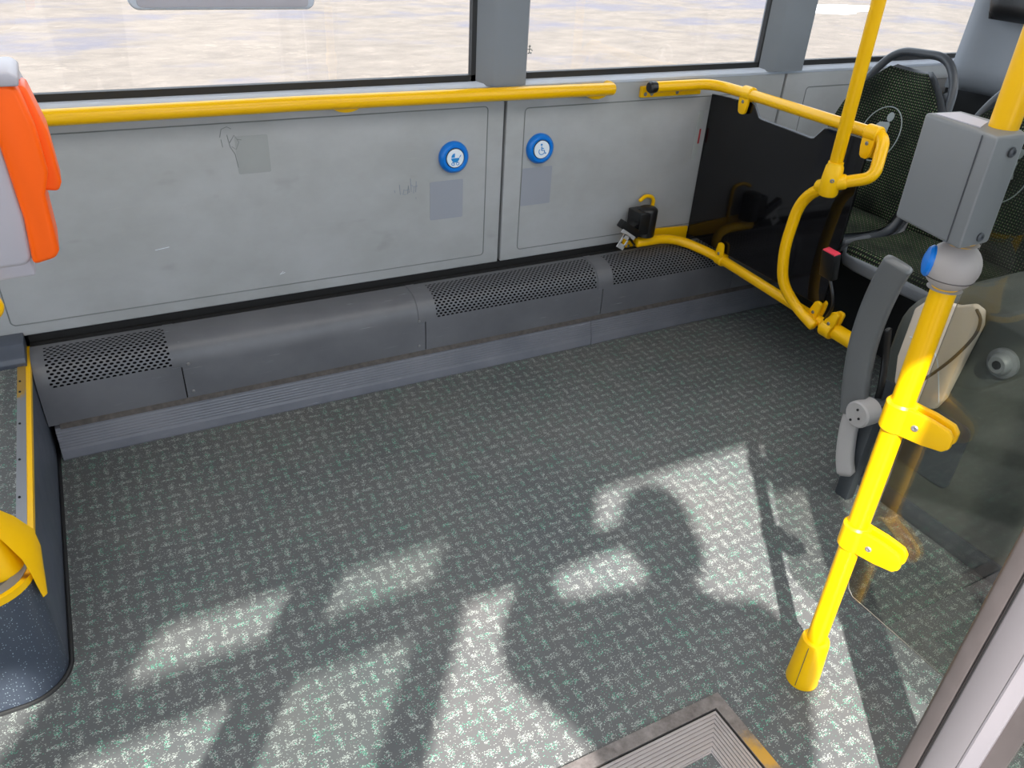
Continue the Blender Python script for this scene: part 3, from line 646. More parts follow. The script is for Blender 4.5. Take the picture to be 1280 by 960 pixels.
def seat(yc, label, group='patterned seats behind the board'):
    t = thing('passenger_seat', label, 'seat', (2.1, yc, 0), group)
    Y = Vector((0, yc, 0)); n = 22
    rows = []; sh = []
    for i in range(n + 1):
        v = SL * i / n; c = SB0 + Y + SD * v; rows.append((c + SN * 0.012, interp(HWT, v) , SN, v))
        sh.append((c - SN * 0.012 - SD * 0.0 , interp(HWT, v) + 0.014, SN, v))
    loft('backrest_shell', [(SB0 + Y - SD * 0.03 - SN * 0.012, 0.19, SN, 0)] + sh + [(SB1 + Y + SD * 0.012 - SN * 0.012, 0.066, SN, 1)], 16, 0.018, 'shell', t, cup=0.03)
    bk = loft('backrest_cushion', rows, 20, 0.018, 'fabric', t, cup=0.03)
    # seat pad
    rows = []
    Cp = [(1.960, 0.428), (1.966, 0.446), (1.985, 0.455), (2.05, 0.452), (2.14, 0.446), (2.22, 0.450), (2.272, 0.462)]
    HW = [(1.955, .150), (1.975, .175), (2.02, .192), (2.10, .198), (2.3, .190)]
    P = spline([(a, 0, b) for a, b in Cp], 4); acc = 0
    for i, p in enumerate(P):
        d = (P[min(i + 1, len(P) - 1)] - P[max(i - 1, 0)]).normalized(); nv = Vector((-d.z, 0, d.x))
        if i: acc += (P[i] - P[i - 1]).length
        rows.append((p + Y, interp(HW, p.x), nv, acc))
    loft('seat_cushion', rows, 20, 0.012, 'fabric', t, cup=0.008, uvoff=(0, 2))
    # lower tray with raised grey rim
    out = []
    for x, hy in ((2.29, .195), (2.12, .215), (2.04, .214), (1.985, .196), (1.950, .160), (1.938, .11), (1.934, 0.0)): out.append((x, hy))
    ol = [(x, yc + h, 0.405) for x, h in out] + [(x, yc - h, 0.405) for x, h in out[::-1][1:]]
    bm = nb_(); add_poly(bm, ol, (0, 0, 0.040), 0.010, 3); finish('seat_tray', bm, 'shell_l', t)
    # side cheek linking tray and backrest
    for sg in (-1, 1):
        bm = nb_(); pts = spline([(2.02, yc + sg * .198, 0.432), (2.16, yc + sg * .200, 0.428), (2.25, yc + sg * .201, 0.45), (2.30, yc + sg * .201, 0.53), (2.335, yc + sg * .200, 0.64), (2.365, yc + sg * .196, 0.74)], 7)
        add_tube(bm, pts, 0.014, 12, flat=1.3); finish('side_cheek', bm, 'shell', t)
    # grab handle arch
    bm = nb_(); pl = lambda u, v, w=0.0: SB0 + Y + SD * v + Vector((0, u, 0)) + SN * w
    pts = fillet([pl(.192, .30), pl(.170, .40), pl(.115, .505, -.01), pl(-.075, .515, -.01), pl(-.150, .44), pl(-.178, .30)], [0, .05, .06, .06, .06, 0], 8)
    add_tube(bm, pts, 0.0135, 14); finish('grab_handle', bm, 'shell', t)
    bm = nb_(); add_poly(bm, [pl(-.10, .385, -.004), pl(-.165, .345, -.004), pl(-.165, .40, -.004), pl(-.150, .425, -.004)], SN * 0.012, .002); finish('handle_web', bm, 'shell', t)
    # pictogram: ring, figure with stick
    def cupped(u, v): return pl(u, v, 0.0118 + 0.018 * 1.0 + 0.0006 + 0.03 * (u / .2) ** 2)
    bm = nb_(); uc, vc = 0.0, 0.245
    add_tube(bm, [cupped(uc + .072 * math.cos(k * math.pi / 24), vc + .088 * math.sin(k * math.pi / 24)) for k in range(49)], 0.0019, 6, None)
    pg = finish('pictogram_ring', bm, 'picto', bk)
    bm = nb_()
    def flatp(pts): add_poly(bm, [cupped(uc - u, vc + v) for u, v in pts], SN * 0.0015)
    flatp([(0.010 + .0125 * math.cos(k * math.pi / 8), 0.058 + .015 * math.sin(k * math.pi / 8)) for k in range(16)])
    flatp([(-.020, .036), (.014, .042), (.020, .034), (.018, .0), (.006, -.020), (-.014, -.020), (-.022, .004)])
    flatp([(-.014, -.018), (.000, -.018), (-.010, -.052), (-.013, -.074), (-.025, -.074), (-.022, -.05)])
    flatp([(.000, -.018), (.008, -.018), (.002, -.050), (-.001, -.074), (-.011, -.074), (-.009, -.052)])
    flatp([(-.020, .036), (-.030, .022), (-.046, -.004), (-.040, -.008), (-.026, .012), (-.019, .018)])
    flatp([(.018, .034), (.022, .010), (.030, -.010), (.026, -.012), (.016, .006), (.012, .02)])
    add_tube(bm, [cupped(uc - .022, vc - .004), cupped(uc - .018, vc - .078)], 0.0016, 6, None)
    finish('pictogram_figure', bm, 'picto', bk)
    return t
seat(1.745, 'black green dotted seat by the window, pale standing figure symbol on its back')
seat(1.300, 'black green dotted aisle seat, partly behind the yellow stanchion and grey box')
# seat pedestal (dark box under both seats) and raised floor behind
t = thing('seat_pedestal', 'dark box carrying the two dotted seats', 'seat base', (2.3, 1.55, 0))
box('pedestal_body', 'dark', t, 2.30, 2.75, 1.10, 1.92, 0.0, 0.40, bev=0.01)
t = thing('rear_floor_box', 'dark floor box behind the dotted seats', 'floor box', (3.4, 1.4, 0))
box('box_body', 'dark', t, 2.78, 4.6, 0.95, 2.08, 0.0, 0.62, bev=0.01)
bm = nb_(); add_box(bm, 2.80, 2.94, 1.66, 1.84, 0.62, 0.66, 0.006); add_box(bm, 2.84, 2.90, 1.50, 1.60, 0.62, 0.68, 0.004); finish('moulded_tray', bm, 'shell', t)
bm = nb_(); add_box(bm, 2.80, 2.815, 1.70, 1.72, 0.66, 0.70, 0.002); finish('pale_latch', bm, 'arm_l', t)
# rear high seat back
t = thing('high_back_seat', 'tall grey seat back with black headrest at the far right', 'seat', (3.05, 1.78, 0.62))
bm = nb_(); rows = []
for i in range(25):
    f = i / 24; z = 0.77 + f * 0.62; x = 2.97 + 0.03 * math.sin(f * 3.1) + 0.05 * f
    hw = 0.225 - 0.02 * (1 - f) ** 2 + 0.012 * math.sin(f * 3.14) - (0.12 * max(0, (f - 0.85) / 0.15) ** 2)
    rows.append((Vector((x, 1.785, z)), hw * 0.93, Vector((-1, 0, 0.08)), f))
loft('seat_back', rows, 18, 0.035, 'pillar', t, cup=0.05)
bm.free()
rows = [(Vector((2.935 + 0.05 * f, 1.79, 1.02 + f * 0.34)), 0.15 - 0.05 * (1 - f) ** 3, Vector((-1, 0, 0.08)), f) for f in [k / 14 for k in range(15)]]
loft('headrest', rows, 14, 0.04, 'black', t, cup=0.02)
box('seat_base', 'dark', t, 3.02, 3.5, 1.62, 2.04, 0.62, 0.80, bev=0.01)

# ================================================================== WHEEL ARCH BOX (right, behind the screen)
PX = 1.66
t = thing('wheel_arch_box', 'large dark grey moulded box seen through the tinted screen', 'wheel arch', (2.2, 0.4, 0))
ol = [(-0.24, 0.0), (-0.24, 0.60)] + [(0.90 + 0.15 * math.sin(a), 0.45 + 0.15 * math.cos(a)) for a in [k * math.pi / 2 / 8 for k in range(9)]] + [(1.05, 0.28), (1.03, 0.10), (0.985, 0.0)]
bm = nb_(); add_poly(bm, [(PX, a, b) for a, b in ol], (0.36, 0, 0), 0.03, 4); finish('box_body', bm, 'podium', t, angle=60)
bm = nb_(); add_poly(bm, [(PX - 0.006, a, b) for a, b in ((-0.24, 0), (-0.24, 0.055), (0.93, 0.055), (0.99, 0.03), (0.99, 0))], (0.012, 0, 0), 0.003); finish('skirting', bm, 'shell', t)
bm = nb_(); add_poly(bm, [(PX - 0.004, a, b) for a, b in rrect(0.775, 1.03, 0.14, 0.32, 0.02)], (0.01, 0, 0), 0.002); finish('access_panel', bm, 'shell', t)
bm = nb_(); add_lathe(bm, (PX, 0.775, 0.50), (-1, 0, 0), [(0.034, 0), (0.034, 0.008), (0.026, 0.012), (0.022, 0.024), (0.018, 0.027), (0.010, 0.027), (0.009, 0.012), (0, 0.012)], 26); kn = finish('round_fitting', bm, 'box', t)
bm = nb_(); add_lathe(bm, (PX - 0.014, 0.775, 0.50), (-1, 0, 0), [(0.0095, 0), (0.0095, 0.0135), (0, 0.0136)], 16); finish('hole', bm, 'void', kn)
# added panel, its beige stands for a bright light patch on the box
t = thing('bright_patch_panel', 'beige bright patch stand-in with a curved brown line, behind the tinted screen', 'cover', (PX - 0.02, 0.9, 0.3))
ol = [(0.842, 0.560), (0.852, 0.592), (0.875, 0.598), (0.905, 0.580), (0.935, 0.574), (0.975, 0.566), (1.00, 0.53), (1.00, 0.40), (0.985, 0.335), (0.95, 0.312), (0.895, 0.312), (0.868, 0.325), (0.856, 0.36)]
bm = nb_(); add_poly(bm, [(PX - 0.022, a, b) for a, b in ol], (0.022, 0, 0), 0.006, 3); finish('patch_body', bm, 'cover', t)
bm = nb_(); add_tube(bm, spline([(PX - 0.0225, 0.862, 0.592), (PX - 0.0225, 0.845, 0.572), (PX - 0.0225, 0.846, 0.53), (PX - 0.0225, 0.875, 0.455), (PX - 0.0225, 0.92, 0.375), (PX - 0.0225, 0.945, 0.345)], 8), 0.0035, 8); finish('seam', bm, 'patch_line', t)  # dark line crossing the bright patch
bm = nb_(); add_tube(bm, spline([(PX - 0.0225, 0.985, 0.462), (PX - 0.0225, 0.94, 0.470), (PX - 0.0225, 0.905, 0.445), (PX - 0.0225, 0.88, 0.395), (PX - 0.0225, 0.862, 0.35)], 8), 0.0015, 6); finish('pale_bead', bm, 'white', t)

# ================================================================== FOLDED ARMREST
AX = 1.55
t = thing('folding_armrest', 'grey curved armrest folded upright beside the yellow stanchion', 'armrest', (AX, 1.0, 0.1))
def sweep_rect(bm, rows):
    R_ = []
    for c, hw, hd, d in rows:
        d = Vector(d).normalized(); s = Vector((0.35, -1, 0)).normalized(); s = (s - d * s.dot(d)).normalized(); q = d.cross(s); ring = []
        for k in range(16):
            a = 2 * math.pi * k / 16; ca, sa = math.cos(a), math.sin(a); e = 0.45
            ring.append(bm.verts.new(Vector(c) + s * hw * math.copysign(abs(ca) ** e, ca) + q * hd * math.copysign(abs(sa) ** e, sa)))
        R_.append(ring)
    for a, b in zip(R_, R_[1:]):
        for k in range(16): bm.faces.new((a[k], a[(k + 1) % 16], b[(k + 1) % 16], b[k]))
    bm.faces.new(R_[0]); bm.faces.new(R_[-1])
cl = spline([(AX, 1.015, 0.655), (AX, 1.022, 0.630), (AX, 1.032, 0.575), (AX, 1.038, 0.50), (AX, 1.036, 0.42), (AX, 1.022, 0.33), (AX, 1.003, 0.255)], 8)
bm = nb_(); rows = []
for i, p in enumerate(cl):
    f = i / (len(cl) - 1); d = cl[min(i + 1, len(cl) - 1)] - cl[max(i - 1, 0)]
    rows.append((p, (0.034 - 0.004 * f) * ((0.62, 0.84, 0.95) + (1,) * 99)[i], (0.017 + 0.004 * math.sin(f * 3)) * ((0.5, 0.8, 0.95) + (1,) * 99)[i], d))
sweep_rect(bm, rows); finish('arm_pad', bm, 'arm', t, angle=60)
bm = nb_(); add_lathe(bm, (AX - 0.03, 0.975, 0.275), (1, 0, 0), [(0.030, 0), (0.034, 0.004), (0.034, 0.05), (0.030, 0.054)], 26); hg = finish('hinge', bm, 'arm_l', t)
for a, b in ((0.985, 0.255), (0.965, 0.27), (0.975, 0.29)): screw(hg, (AX - 0.0305, a, b), (-1, 0, 0), 0.003, 'dark')
bm = nb_(); cl = spline([(AX, 1.005, 0.265), (AX, 1.000, 0.20), (AX, 0.985, 0.13), (AX, 0.965, 0.085)], 6); rows = []
for i, p in enumerate(cl):
    d = cl[min(i + 1, len(cl) - 1)] - cl[max(i - 1, 0)]; k = 0.6 if i in (0, len(cl) - 1) else 1
    rows.append((p, 0.021 * k, 0.015 * k, d))
sweep_rect(bm, rows); finish('lower_link', bm, 'arm_l', t, angle=60)
bm = nb_(); add_tube(bm, [(AX, 0.975, 0.275), (PX - 0.004, 0.975, 0.275)], 0.014, 14); add_box(bm, AX + 0.02, AX + 0.05, 0.955, 0.995, 0.0, 0.30, 0.004); finish('pivot_post', bm, 'shell', t)
bm = nb_(); add_tube(bm, spline([(AX + 0.05, 1.02, 0.47), (AX + 0.06, 1.01, 0.40), (AX + 0.05, 0.99, 0.34), (AX + 0.05, 0.985, 0.29)], 6), 0.012, 10, flat=0.5); finish('rubber_strap', bm, 'black', t)

# ================================================================== STANCHION + SCREEN
SX, SY = 1.048, 0.596
t = thing('stanchion_pole', 'yellow floor to ceiling stanchion pole beside the door', 'pole', (SX, SY, 0))
top = Vector((1.033, 0.612, 1.99)); bot = Vector((SX, SY, 0.0)); ax = (top - bot)
at = lambda z: bot + ax * (z / ax.z)
bm = nb_(); add_tube(bm, [at(0.05), at(0.6), at(1.2), at(1.985)], 0.0178, 28, None); finish('pole', bm, 'yellow', t)
bm = nb_(); add_lathe(bm, at(0), ax, [(0.0305, 0.0), (0.0315, 0.004), (0.0305, 0.03), (0.0268, 0.112), (0.0255, 0.118), (0.0205, 0.120), (0.0180, 0.120)], 32); sv = finish('floor_sleeve', bm, 'yellow_b', t)
bm = nb_(); add_tube(bm, [at(0.008) + Vector((-0.0305, -0.010, 0)), at(0.112) + Vector((-0.0262, -0.008, 0))], 0.0007, 6, None); finish('seam_line', bm, 'door_rub', sv)
screw(sv, at(0.020) + Vector((0.012, -0.0285, 0)), (0.35, -0.95, 0.1), 0.0042)
for z in (0.388, 0.640): clamp(t, at(z), ax, (0.27, -0.95, -0.02), 0.088, 0.026, 'screen_clamp', 0.0235)
# grey reader box, strapped to the pole
t = thing('reader_box', 'grey plastic box fixed round the yellow stanchion above the ball', 'device box', tuple(at(0.93)))
P0 = Vector((0.966, 0.566, 0)); U = Vector((-0.30, 0.0, 0));
c1 = [(0.965, 0.556), (1.022, 0.575), (1.072, 0.618), (1.045, 0.665), (0.985, 0.652)]
c1 = [(1.005, 0.560), (1.058, 0.578), (1.072, 0.600), (1.088, 0.690), (1.020, 0.706), (1.002, 0.650)]
c1 = [(0.984, 0.570), (1.048, 0.572), (1.070, 0.600), (1.076, 0.688), (1.010, 0.694)]
bm = nb_(); add_poly(bm, [(x, y, 0.937) for x, y in c1], (-0.0035, 0.002, 0.146), 0.005, 3); rb = finish('housing', bm, 'box', t)
bm = nb_(); add_tube(bm, [(0.9875, 0.592, 0.94), (0.984, 0.594, 1.08)], 0.0008, 6, None); finish('parting_line', bm, 'shell', rb)
bm = nb_(); add_poly(bm, [(x, y, 1.0830) for x, y in ((1.004, 0.612), (1.046, 0.630), (1.056, 0.680), (1.012, 0.684))], (0, 0, 0.001)); finish('top_label', bm, 'lilac', rb)
for z in (0.950, 1.062): screw(rb, (1.022 - (z - .937) * .024, 0.5705, z), (0, -1, 0), 0.0065, 'shell')
# ball shaped stop button
t = thing('stop_button_ball', 'light grey ball shaped stop button housing on the stanchion with blue button', 'button', tuple(at(0.90)))
c = at(0.893)
bm = nb_(); pr = [(0.0195, -0.036), (0.024, -0.0345)]
for k in range(1, 14):
    a = -math.pi / 2 + math.pi * k / 14; 
    if abs(math.sin(a)) < 0.93: pr.append((0.0365 * math.cos(a), 0.0365 * math.sin(a)))
pr += [(0.024, 0.0345), (0.0195, 0.036)]
add_lathe(bm, c, ax, pr, 36); bl = finish('ball_housing', bm, 'ball', t)
bm = nb_(); d = Vector((-0.72, 0.65, 0.05)).normalized(); d = Vector((-0.66, 0.74, 0.05)).normalized()
add_lathe(bm, c, d, [(0.0225, 0.027), (0.0225, 0.0315), (0.0195, 0.0355), (0.010, 0.0385), (0, 0.039)], 26); finish('blue_button', bm, 'blue', t)
bm = nb_(); add_tube(bm, [c + ax.normalized() * -0.016 + Vector((math.cos(a), math.sin(a), 0)) * 0.0333 for a in [k * math.pi / 16 for k in range(33)]], 0.0007, 5, None); finish('seam_line', bm, 'door_rub', bl)
# tinted screen
t = thing('glass_screen', 'clear tinted glass screen clamped to the stanchion beside the door', 'screen', (1.075, 0.3, 0.235))
bm = nb_(); ol = [(0.598, 1.5), (0.598, 0.262)] + [(0.592, 0.245), (0.580, 0.236)] + [(-0.20, 0.236), (-0.20, 1.5)]
GXs = 1.078
add_poly(bm, [(GXs, a, b) for a, b in ol], (0.005, 0, 0)); finish('pane', bm, 'tint', t, smooth=False)
bm = nb_(); add_tube(bm, [(GXs + .0025, 0.5985, 1.5), (GXs + .0025, 0.5985, 0.262), (GXs + .0025, 0.592, 0.245), (GXs + .0025, 0.580, 0.2355), (GXs + .0025, -0.2, 0.2355)], 0.0006, 6, None); finish('pane_edge', bm, 'ball', t)

# ================================================================== DOOR LEAVES (open inwards)
def door_leaf(X, i, flip=1):
    d_ = bpy.data.objects.new('door_%d' % i, None); C.objects.link(d_); d_.location = (X, 0.05, 0.03); d_['kind'] = 'structure'
    y1 = 0.364
    bm = nb_(); add_box(bm, X - 0.018, X + 0.018, y1 - 0.032, y1, 0.03, 1.69, 0.007, 3); finish('edge_rubber', bm, 'door_rub', d_)
    bm = nb_(); add_box(bm, X - 0.019, X + 0.016, y1 - 0.078, y1 - 0.034, 0.04, 1.69, 0.002)
    add_box(bm, X - 0.019, X + 0.016, -0.24, y1 - 0.034, 0.04, 0.105, 0.002); add_box(bm, X - 0.019, X + 0.016, -0.24, y1 - 0.034, 1.62, 1.69, 0.002); add_box(bm, X - 0.019, X + 0.016, -0.25, -0.19, 0.04, 1.69, 0.002)
    finish('leaf_frame', bm, 'door', d_)
    bm = nb_(); pts = [(X - 0.0195, y1 - 0.078), (X - 0.0195, y1 - 0.081), (X - 0.004, y1 - 0.098), (X + 0.002, y1 - 0.098), (X + 0.002, y1 - 0.078)]
    add_poly(bm, [(a, b, 0.105) for a, b in pts], (0, 0, 1.51)); 
    add_poly(bm, [(X - 0.0195, -0.19, 0.105), (X - 0.0195, -0.19, 0.108), (X - 0.004, -0.19, 0.122), (X + 0.002, -0.19, 0.122), (X + 0.002, -0.19, 0.105)], (0, 0.475, 0)); finish('glazing_bead', bm, 'door_l', d_)
    bm = nb_(); add_box(bm, X + 0.002, X + 0.012, y1 - 0.125, y1 - 0.098, 0.11, 1.61); finish('inner_rubber', bm, 'door_rub', d_)
    bm = nb_(); add_box(bm, X + 0.003, X + 0.008, -0.19, y1 - 0.085, 0.10, 1.62); finish('pane', bm, 'doorglass', d_)
    bm = nb_(); add_tube(bm, [(X - 0.0197, y1 - 0.0335, 0.05), (X - 0.0197, y1 - 0.0335, 1.68)], 0.0014, 6, None); finish('dark_gap', bm, 'void', d_)
door_leaf(1.030, 1); door_leaf(-0.44, 2)

bm = nb_(); add_box(bm, -0.43, -0.10, -0.262, -0.20, 1.45, 1.705, 0.02, 3); struct(finish('trim_8', bm, 'wallgrey'))  # added unseen box over the doorway, shades the floor on the left
bm = nb_(); add_box(bm, 0.47, 0.84, -0.262, -0.20, 1.43, 1.705, 0.03, 3); struct(finish('trim_9', bm, 'wallgrey'))  # second added box out of view, shades the floor past the stanchion
# ================================================================== RAMP FRAME
t = thing('ramp_plate', 'fold out ramp in the doorway floor with ribbed aluminium edging', 'ramp', (0.4, 0.3, 0))
RX, RY = 0.868, 0.642; RX0, RY0 = -0.25, -0.25
def ringseg(bm, o, i_, z0, z1, x_out, y_out):
    # mitred L: top side and right side and left side
    xo, yo, xi, yi = x_out - o, y_out - o, x_out - i_, y_out - i_; xl, xli = RX0 + o, RX0 + i_
    add_poly(bm, [(xl, yo, z0), (xo, yo, z0), (xi, yi, z0), (xli, yi, z0)], (0, 0, z1 - z0))
    add_poly(bm, [(xo, yo, z0), (xo, RY0, z0), (xi, RY0, z0), (xi, yi, z0)], (0, 0, z1 - z0))
    add_poly(bm, [(xl, yo, z0), (xl, RY0, z0), (xli, RY0, z0), (xli, yi, z0)], (0, 0, z1 - z0))
bm = nb_(); ringseg(bm, 0, 0.026, 0.0, 0.0055, RX, RY); finish('border', bm, 'ramp_border', t)
bm = nb_(); ringseg(bm, 0.026, 0.029, 0.0, 0.0006, RX, RY); finish('gap', bm, 'void', t)
bm = nb_(); ringseg(bm, 0.029, 0.094, 0.0, 0.002, RX, RY)
for k in range(9):
    a = 0.031 + k * 0.007; ringseg(bm, a, a + 0.0042, 0.002, 0.0042, RX, RY)
finish('ribbed_edging', bm, 'alu', t, smooth=False)

# ================================================================== LEFT STEP PLATFORM
PZ = 0.26
def plat_outline(off=0.0, r=0.075, n=10, x1=-0.237, y0=1.178):
    x1 -= off; y0 += off; r = max(0.01, r - off)
    o = [(-2.4, 2.09), (x1, 2.09)]
    for k in range(n + 1):
        a = math.pi / 2 * k / n; o.append((x1 - r + r * math.cos(a), y0 + r - r * math.sin(a)))
    o.append((-2.4, y0)); return o
t = thing('step_platform', 'raised speckled platform at the left with a yellow edge strip', 'platform', (-1.3, 1.6, 0))
bm = nb_(); add_poly(bm, [(x, y, 0) for x, y in plat_outline()], (0, 0, PZ - 0.004))
pl_o = finish('platform_body', bm, ['side_vinyl', 'glitter'], t)
for f in pl_o.data.polygons:
    if f.center.y < 1.26: f.material_index = 1
bm = nb_(); add_poly(bm, [(x, y, PZ - 0.004) for x, y in plat_outline(0.026)], (0, 0, 0.004)); finish('platform_top', bm, 'floor', t)
def strip(o1, o2, z0, z1, name, mat):
    a = plat_outline(o1)[1:]; b = plat_outline(o2)[1:]; bm = nb_()
    for i in range(len(a) - 1):
        add_poly(bm, [(*a[i], z0), (*a[i + 1], z0), (*b[i + 1], z0), (*b[i], z0)], (0, 0, z1 - z0))
    bmesh.ops.remove_doubles(bm, verts=bm.verts[:], dist=1e-5); return finish(name, bm, mat, t)
strip(-0.002, 0.008, PZ - 0.014, PZ + 0.001, 'yellow_edge', 'yellow_b'); strip(0.008, 0.026, PZ - 0.004, PZ + 0.0025, 'metal_edging', 'worn')
bm = nb_(); a = [(x + 0.001, y - 0.001, 0) for x, y in plat_outline(-0.003)[1:]]; add_tube(bm, a, 0.005, 8, None); finish('floor_bead', bm, 'rubber', t)
for y in (1.93 - 0.02, 1.86, 1.72, 1.58, 1.45): screw(t, (-0.257, y, PZ + 0.0022), (0, 0, 1), 0.0025, 'dark')
# duct above the platform on the wall
t = thing('wall_duct', 'dark blue grey duct along the wall above the step platform', 'duct', (-1.0, 2.05, 0.26))
bm = nb_(); add_poly(bm, [(-2.4, a, b) for a, b in ((1.985, 0.258), (1.982, 0.272), (1.988, 0.283), (2.03, 0.288), (2.04, 0.296), (2.098, 0.298), (2.098, 0.258))], (2.158, 0, 0), 0.002); finish('duct_body', bm, 'side_vinyl', t)

# ================================================================== LEFT POLE, FOOT AND TICKET VALIDATOR
LX, LY = -0.288, 1.262
t = thing('corner_pole', 'yellow pole standing on the corner of the step platform', 'pole', (LX, LY, PZ))
bm = nb_(); add_tube(bm, [(LX, LY, PZ + 0.01), (LX, LY, 1.99)], 0.0178, 24, None); finish('pole', bm, 'yellow', t)
bm = nb_(); add_tube(bm, fillet([(LX, LY, 0.862), (-0.16, 1.06, 0.863), (-0.143, 0.995, 0.862)], 0.03), 0.0185, 20); finish('side_arm', bm, 'yellow', t)
bm = nb_(); R_ = []
for k in range(13):   # foot flaring from the tube down onto and over the platform corner
    f = k / 12; R_.append(f)
add_lathe(bm, (LX, LY, PZ), (0, 0, 1), [(0.040, 0.0), (0.040, 0.006), (0.034, 0.03), (0.026, 0.07), (0.0235, 0.115), (0.0205, 0.12), (0.0178, 0.12)], 28)
out = []
for (x, y, z, hw) in ((-0.278, 1.268, 0.378, 0.018), (-0.256, 1.268, 0.335, 0.032), (-0.236, 1.262, 0.296, 0.038), (-0.2305, 1.250, 0.268, 0.034), (-0.2305, 1.236, 0.235, 0.022), (-0.232, 1.226, 0.205, 0.008)):
    s = Vector((0.25, 1, 0)).normalized(); nn = Vector((1, -0.25, 0.25)).normalized()
    out.append([bm.verts.new(Vector((x, y, z)) + s * hw * q + nn * w_) for q, w_ in ((-1, 0), (-0.5, 0.004), (0, 0.0055), (0.5, 0.004), (1, 0), (0.5, -0.004), (-0.5, -0.004))])
for a, b in zip(out, out[1:]):
    for k in range(7): bm.faces.new((a[k], a[(k + 1) % 7], b[(k + 1) % 7], b[k]))
bm.faces.new(out[0]); bm.faces.new(out[-1]); finish('foot_bracket', bm, 'yellow_b', t, angle=50)

t = thing('ticket_validator', 'orange and pale grey ticket validator hanging at the left edge', 'ticket validator', (-0.15, 1.06, 0.86))
ypl = 1.0
def ext(name, mat, pts, y0, y1, bev, parent):
    bm = nb_(); add_poly(bm, [(x, y0, z) for x, z in pts], (0, y1 - y0, 0), bev, 3); return finish(name, bm, mat, parent)
orange = [(-0.170, 1.106), (-0.062, 1.106), (-0.052, 1.100), (-0.046, 1.06), (-0.045, 1.01), (-0.0535, 0.985), (-0.0545, 0.918), (-0.060, 0.909), (-0.085, 0.904), (-0.081, 0.96), (-0.084, 1.045), (-0.105, 1.070), (-0.170, 1.075)]
ext('orange_cover', 'orange', orange, ypl, 1.085, 0.006, t)
ext('side_flange', 'orange', [(-0.075, 1.100), (-0.046, 1.098), (-0.036, 1.05), (-0.035, 0.992), (-0.040, 0.982), (-0.052, 0.984), (-0.075, 1.0)], 1.02, 1.075, 0.004, t)
ext('top_cap', 'lilac', [(-0.170, 1.103), (-0.0505, 1.103), (-0.0495, 1.112), (-0.056, 1.1175), (-0.170, 1.120)], 0.998, 1.09, 0.0025, t)
ext('side_strip', 'lilac', [(-0.062, 1.108), (-0.052, 1.104), (-0.040, 1.06), (-0.042, 1.055), (-0.054, 1.09)], 1.06, 1.10, 0.002, t)
ext('grey_body', 'lilac', [(-0.22, 1.075), (-0.10, 1.07), (-0.081, 1.045), (-0.079, 0.96), (-0.083, 0.912), (-0.092, 0.902), (-0.125, 0.902), (-0.22, 0.93)], 1.006, 1.10, 0.008, t)
ext('bottom_bracket', 'lilac', [(-0.20, 0.912), (-0.088, 0.912), (-0.086, 0.884), (-0.20, 0.880)], 1.02, 1.075, 0.003, t)

# rounded bar crossing the top of the first window (foot of a sliding vent)
t = thing('vent_bar', 'pale grey rounded bar at the top of the first window', 'window vent', (0.35, 2.09, 1.04))
bm = nb_(); add_poly(bm, [(x, 2.075, z) for x, z in rrect(0.145, 0.562, 1.040, 1.30, 0.022, 8)], (0, 0.035, 0), 0.006, 3); finish('bar_frame', bm, 'sill', t)
bm = nb_(); add_poly(bm, [(x, 2.073, z) for x, z in rrect(0.162, 0.545, 1.046, 1.29, 0.010, 4)], (0, 0.004, 0), 0.0015, 2); finish('bar_panel', bm, 'lilac', t)

# white patch and puddle on the paving outside
bm = nb_(); pts = []
for k in range(26):
    a = 2 * math.pi * k / 26; r = 1 + 0.16 * math.sin(3 * a + 1) + 0.1 * math.sin(7 * a); pts.append((14.4 + 1.5 * r * math.cos(a) + 0.3 * math.sin(a), 12.9 + 0.75 * r * math.sin(a), -0.351))
add_poly(bm, pts, (0, 0, 0.004)); tag(finish('pale_puddle', bm, simple('dried white puddle', srgb(214, 212, 208), 0.6, var=0.05, vscale=2)), 'whitish patch on the ground outside the third window', 'puddle')

# ================================================================== PERSON (taking the picture, standing in the doorway)
t = thing('person', 'person in dark jacket standing in the doorway holding up a phone', 'person', (0.12, -0.46, -0.35))
def skin_mesh(name, verts, edges, radii, mat, sub=2, root=0):
    me = bpy.data.meshes.new(name); me.from_pydata(verts, edges, []); o = bpy.data.objects.new(name, me); C.objects.link(o)
    md = o.modifiers.new('skin', 'SKIN'); md.use_smooth_shade = True
    for i, r in enumerate(radii):
        r = r if isinstance(r, tuple) else (r, r); me.skin_vertices[0].data[i].radius = r
    me.skin_vertices[0].data[root].use_root = True
    s = o.modifiers.new('sub', 'SUBSURF'); s.levels = sub; s.render_levels = sub
    me.materials.append(M[mat]); o.parent = t; o.matrix_parent_inverse = Matrix.Translation(-t.location)
    return o
B = [(0.12, -0.44, 0.55), (0.12, -0.42, 0.72), (0.12, -0.38, 0.92), (0.12, -0.33, 1.08), (0.118, -0.28, 1.17), (0.118, -0.24, 1.24), (0.12, -0.215, 1.31),
     (-0.050, -0.26, 1.20), (-0.23, -0.20, 1.24), (-0.095, -0.05, 1.22),            # left arm: shoulder, elbow, wrist
     (0.31, -0.31, 1.13), (0.41, -0.25, 0.90), (0.20, -0.06, 1.17),                # right arm
     (0.04, -0.46, 0.47), (0.03, -0.44, 0.12), (0.02, -0.50, -0.27), (0.02, -0.38, -0.315),
     (0.20, -0.46, 0.47), (0.22, -0.46, 0.12), (0.23, -0.52, -0.27), (0.23, -0.40, -0.315)]
E_ = [(0, 1), (1, 2), (2, 3), (3, 4), (4, 5), (5, 6), (3, 7), (7, 8), (8, 9), (3, 10), (10, 11), (11, 12), (0, 13), (13, 14), (14, 15), (15, 16), (0, 17), (17, 18), (18, 19), (19, 20)]
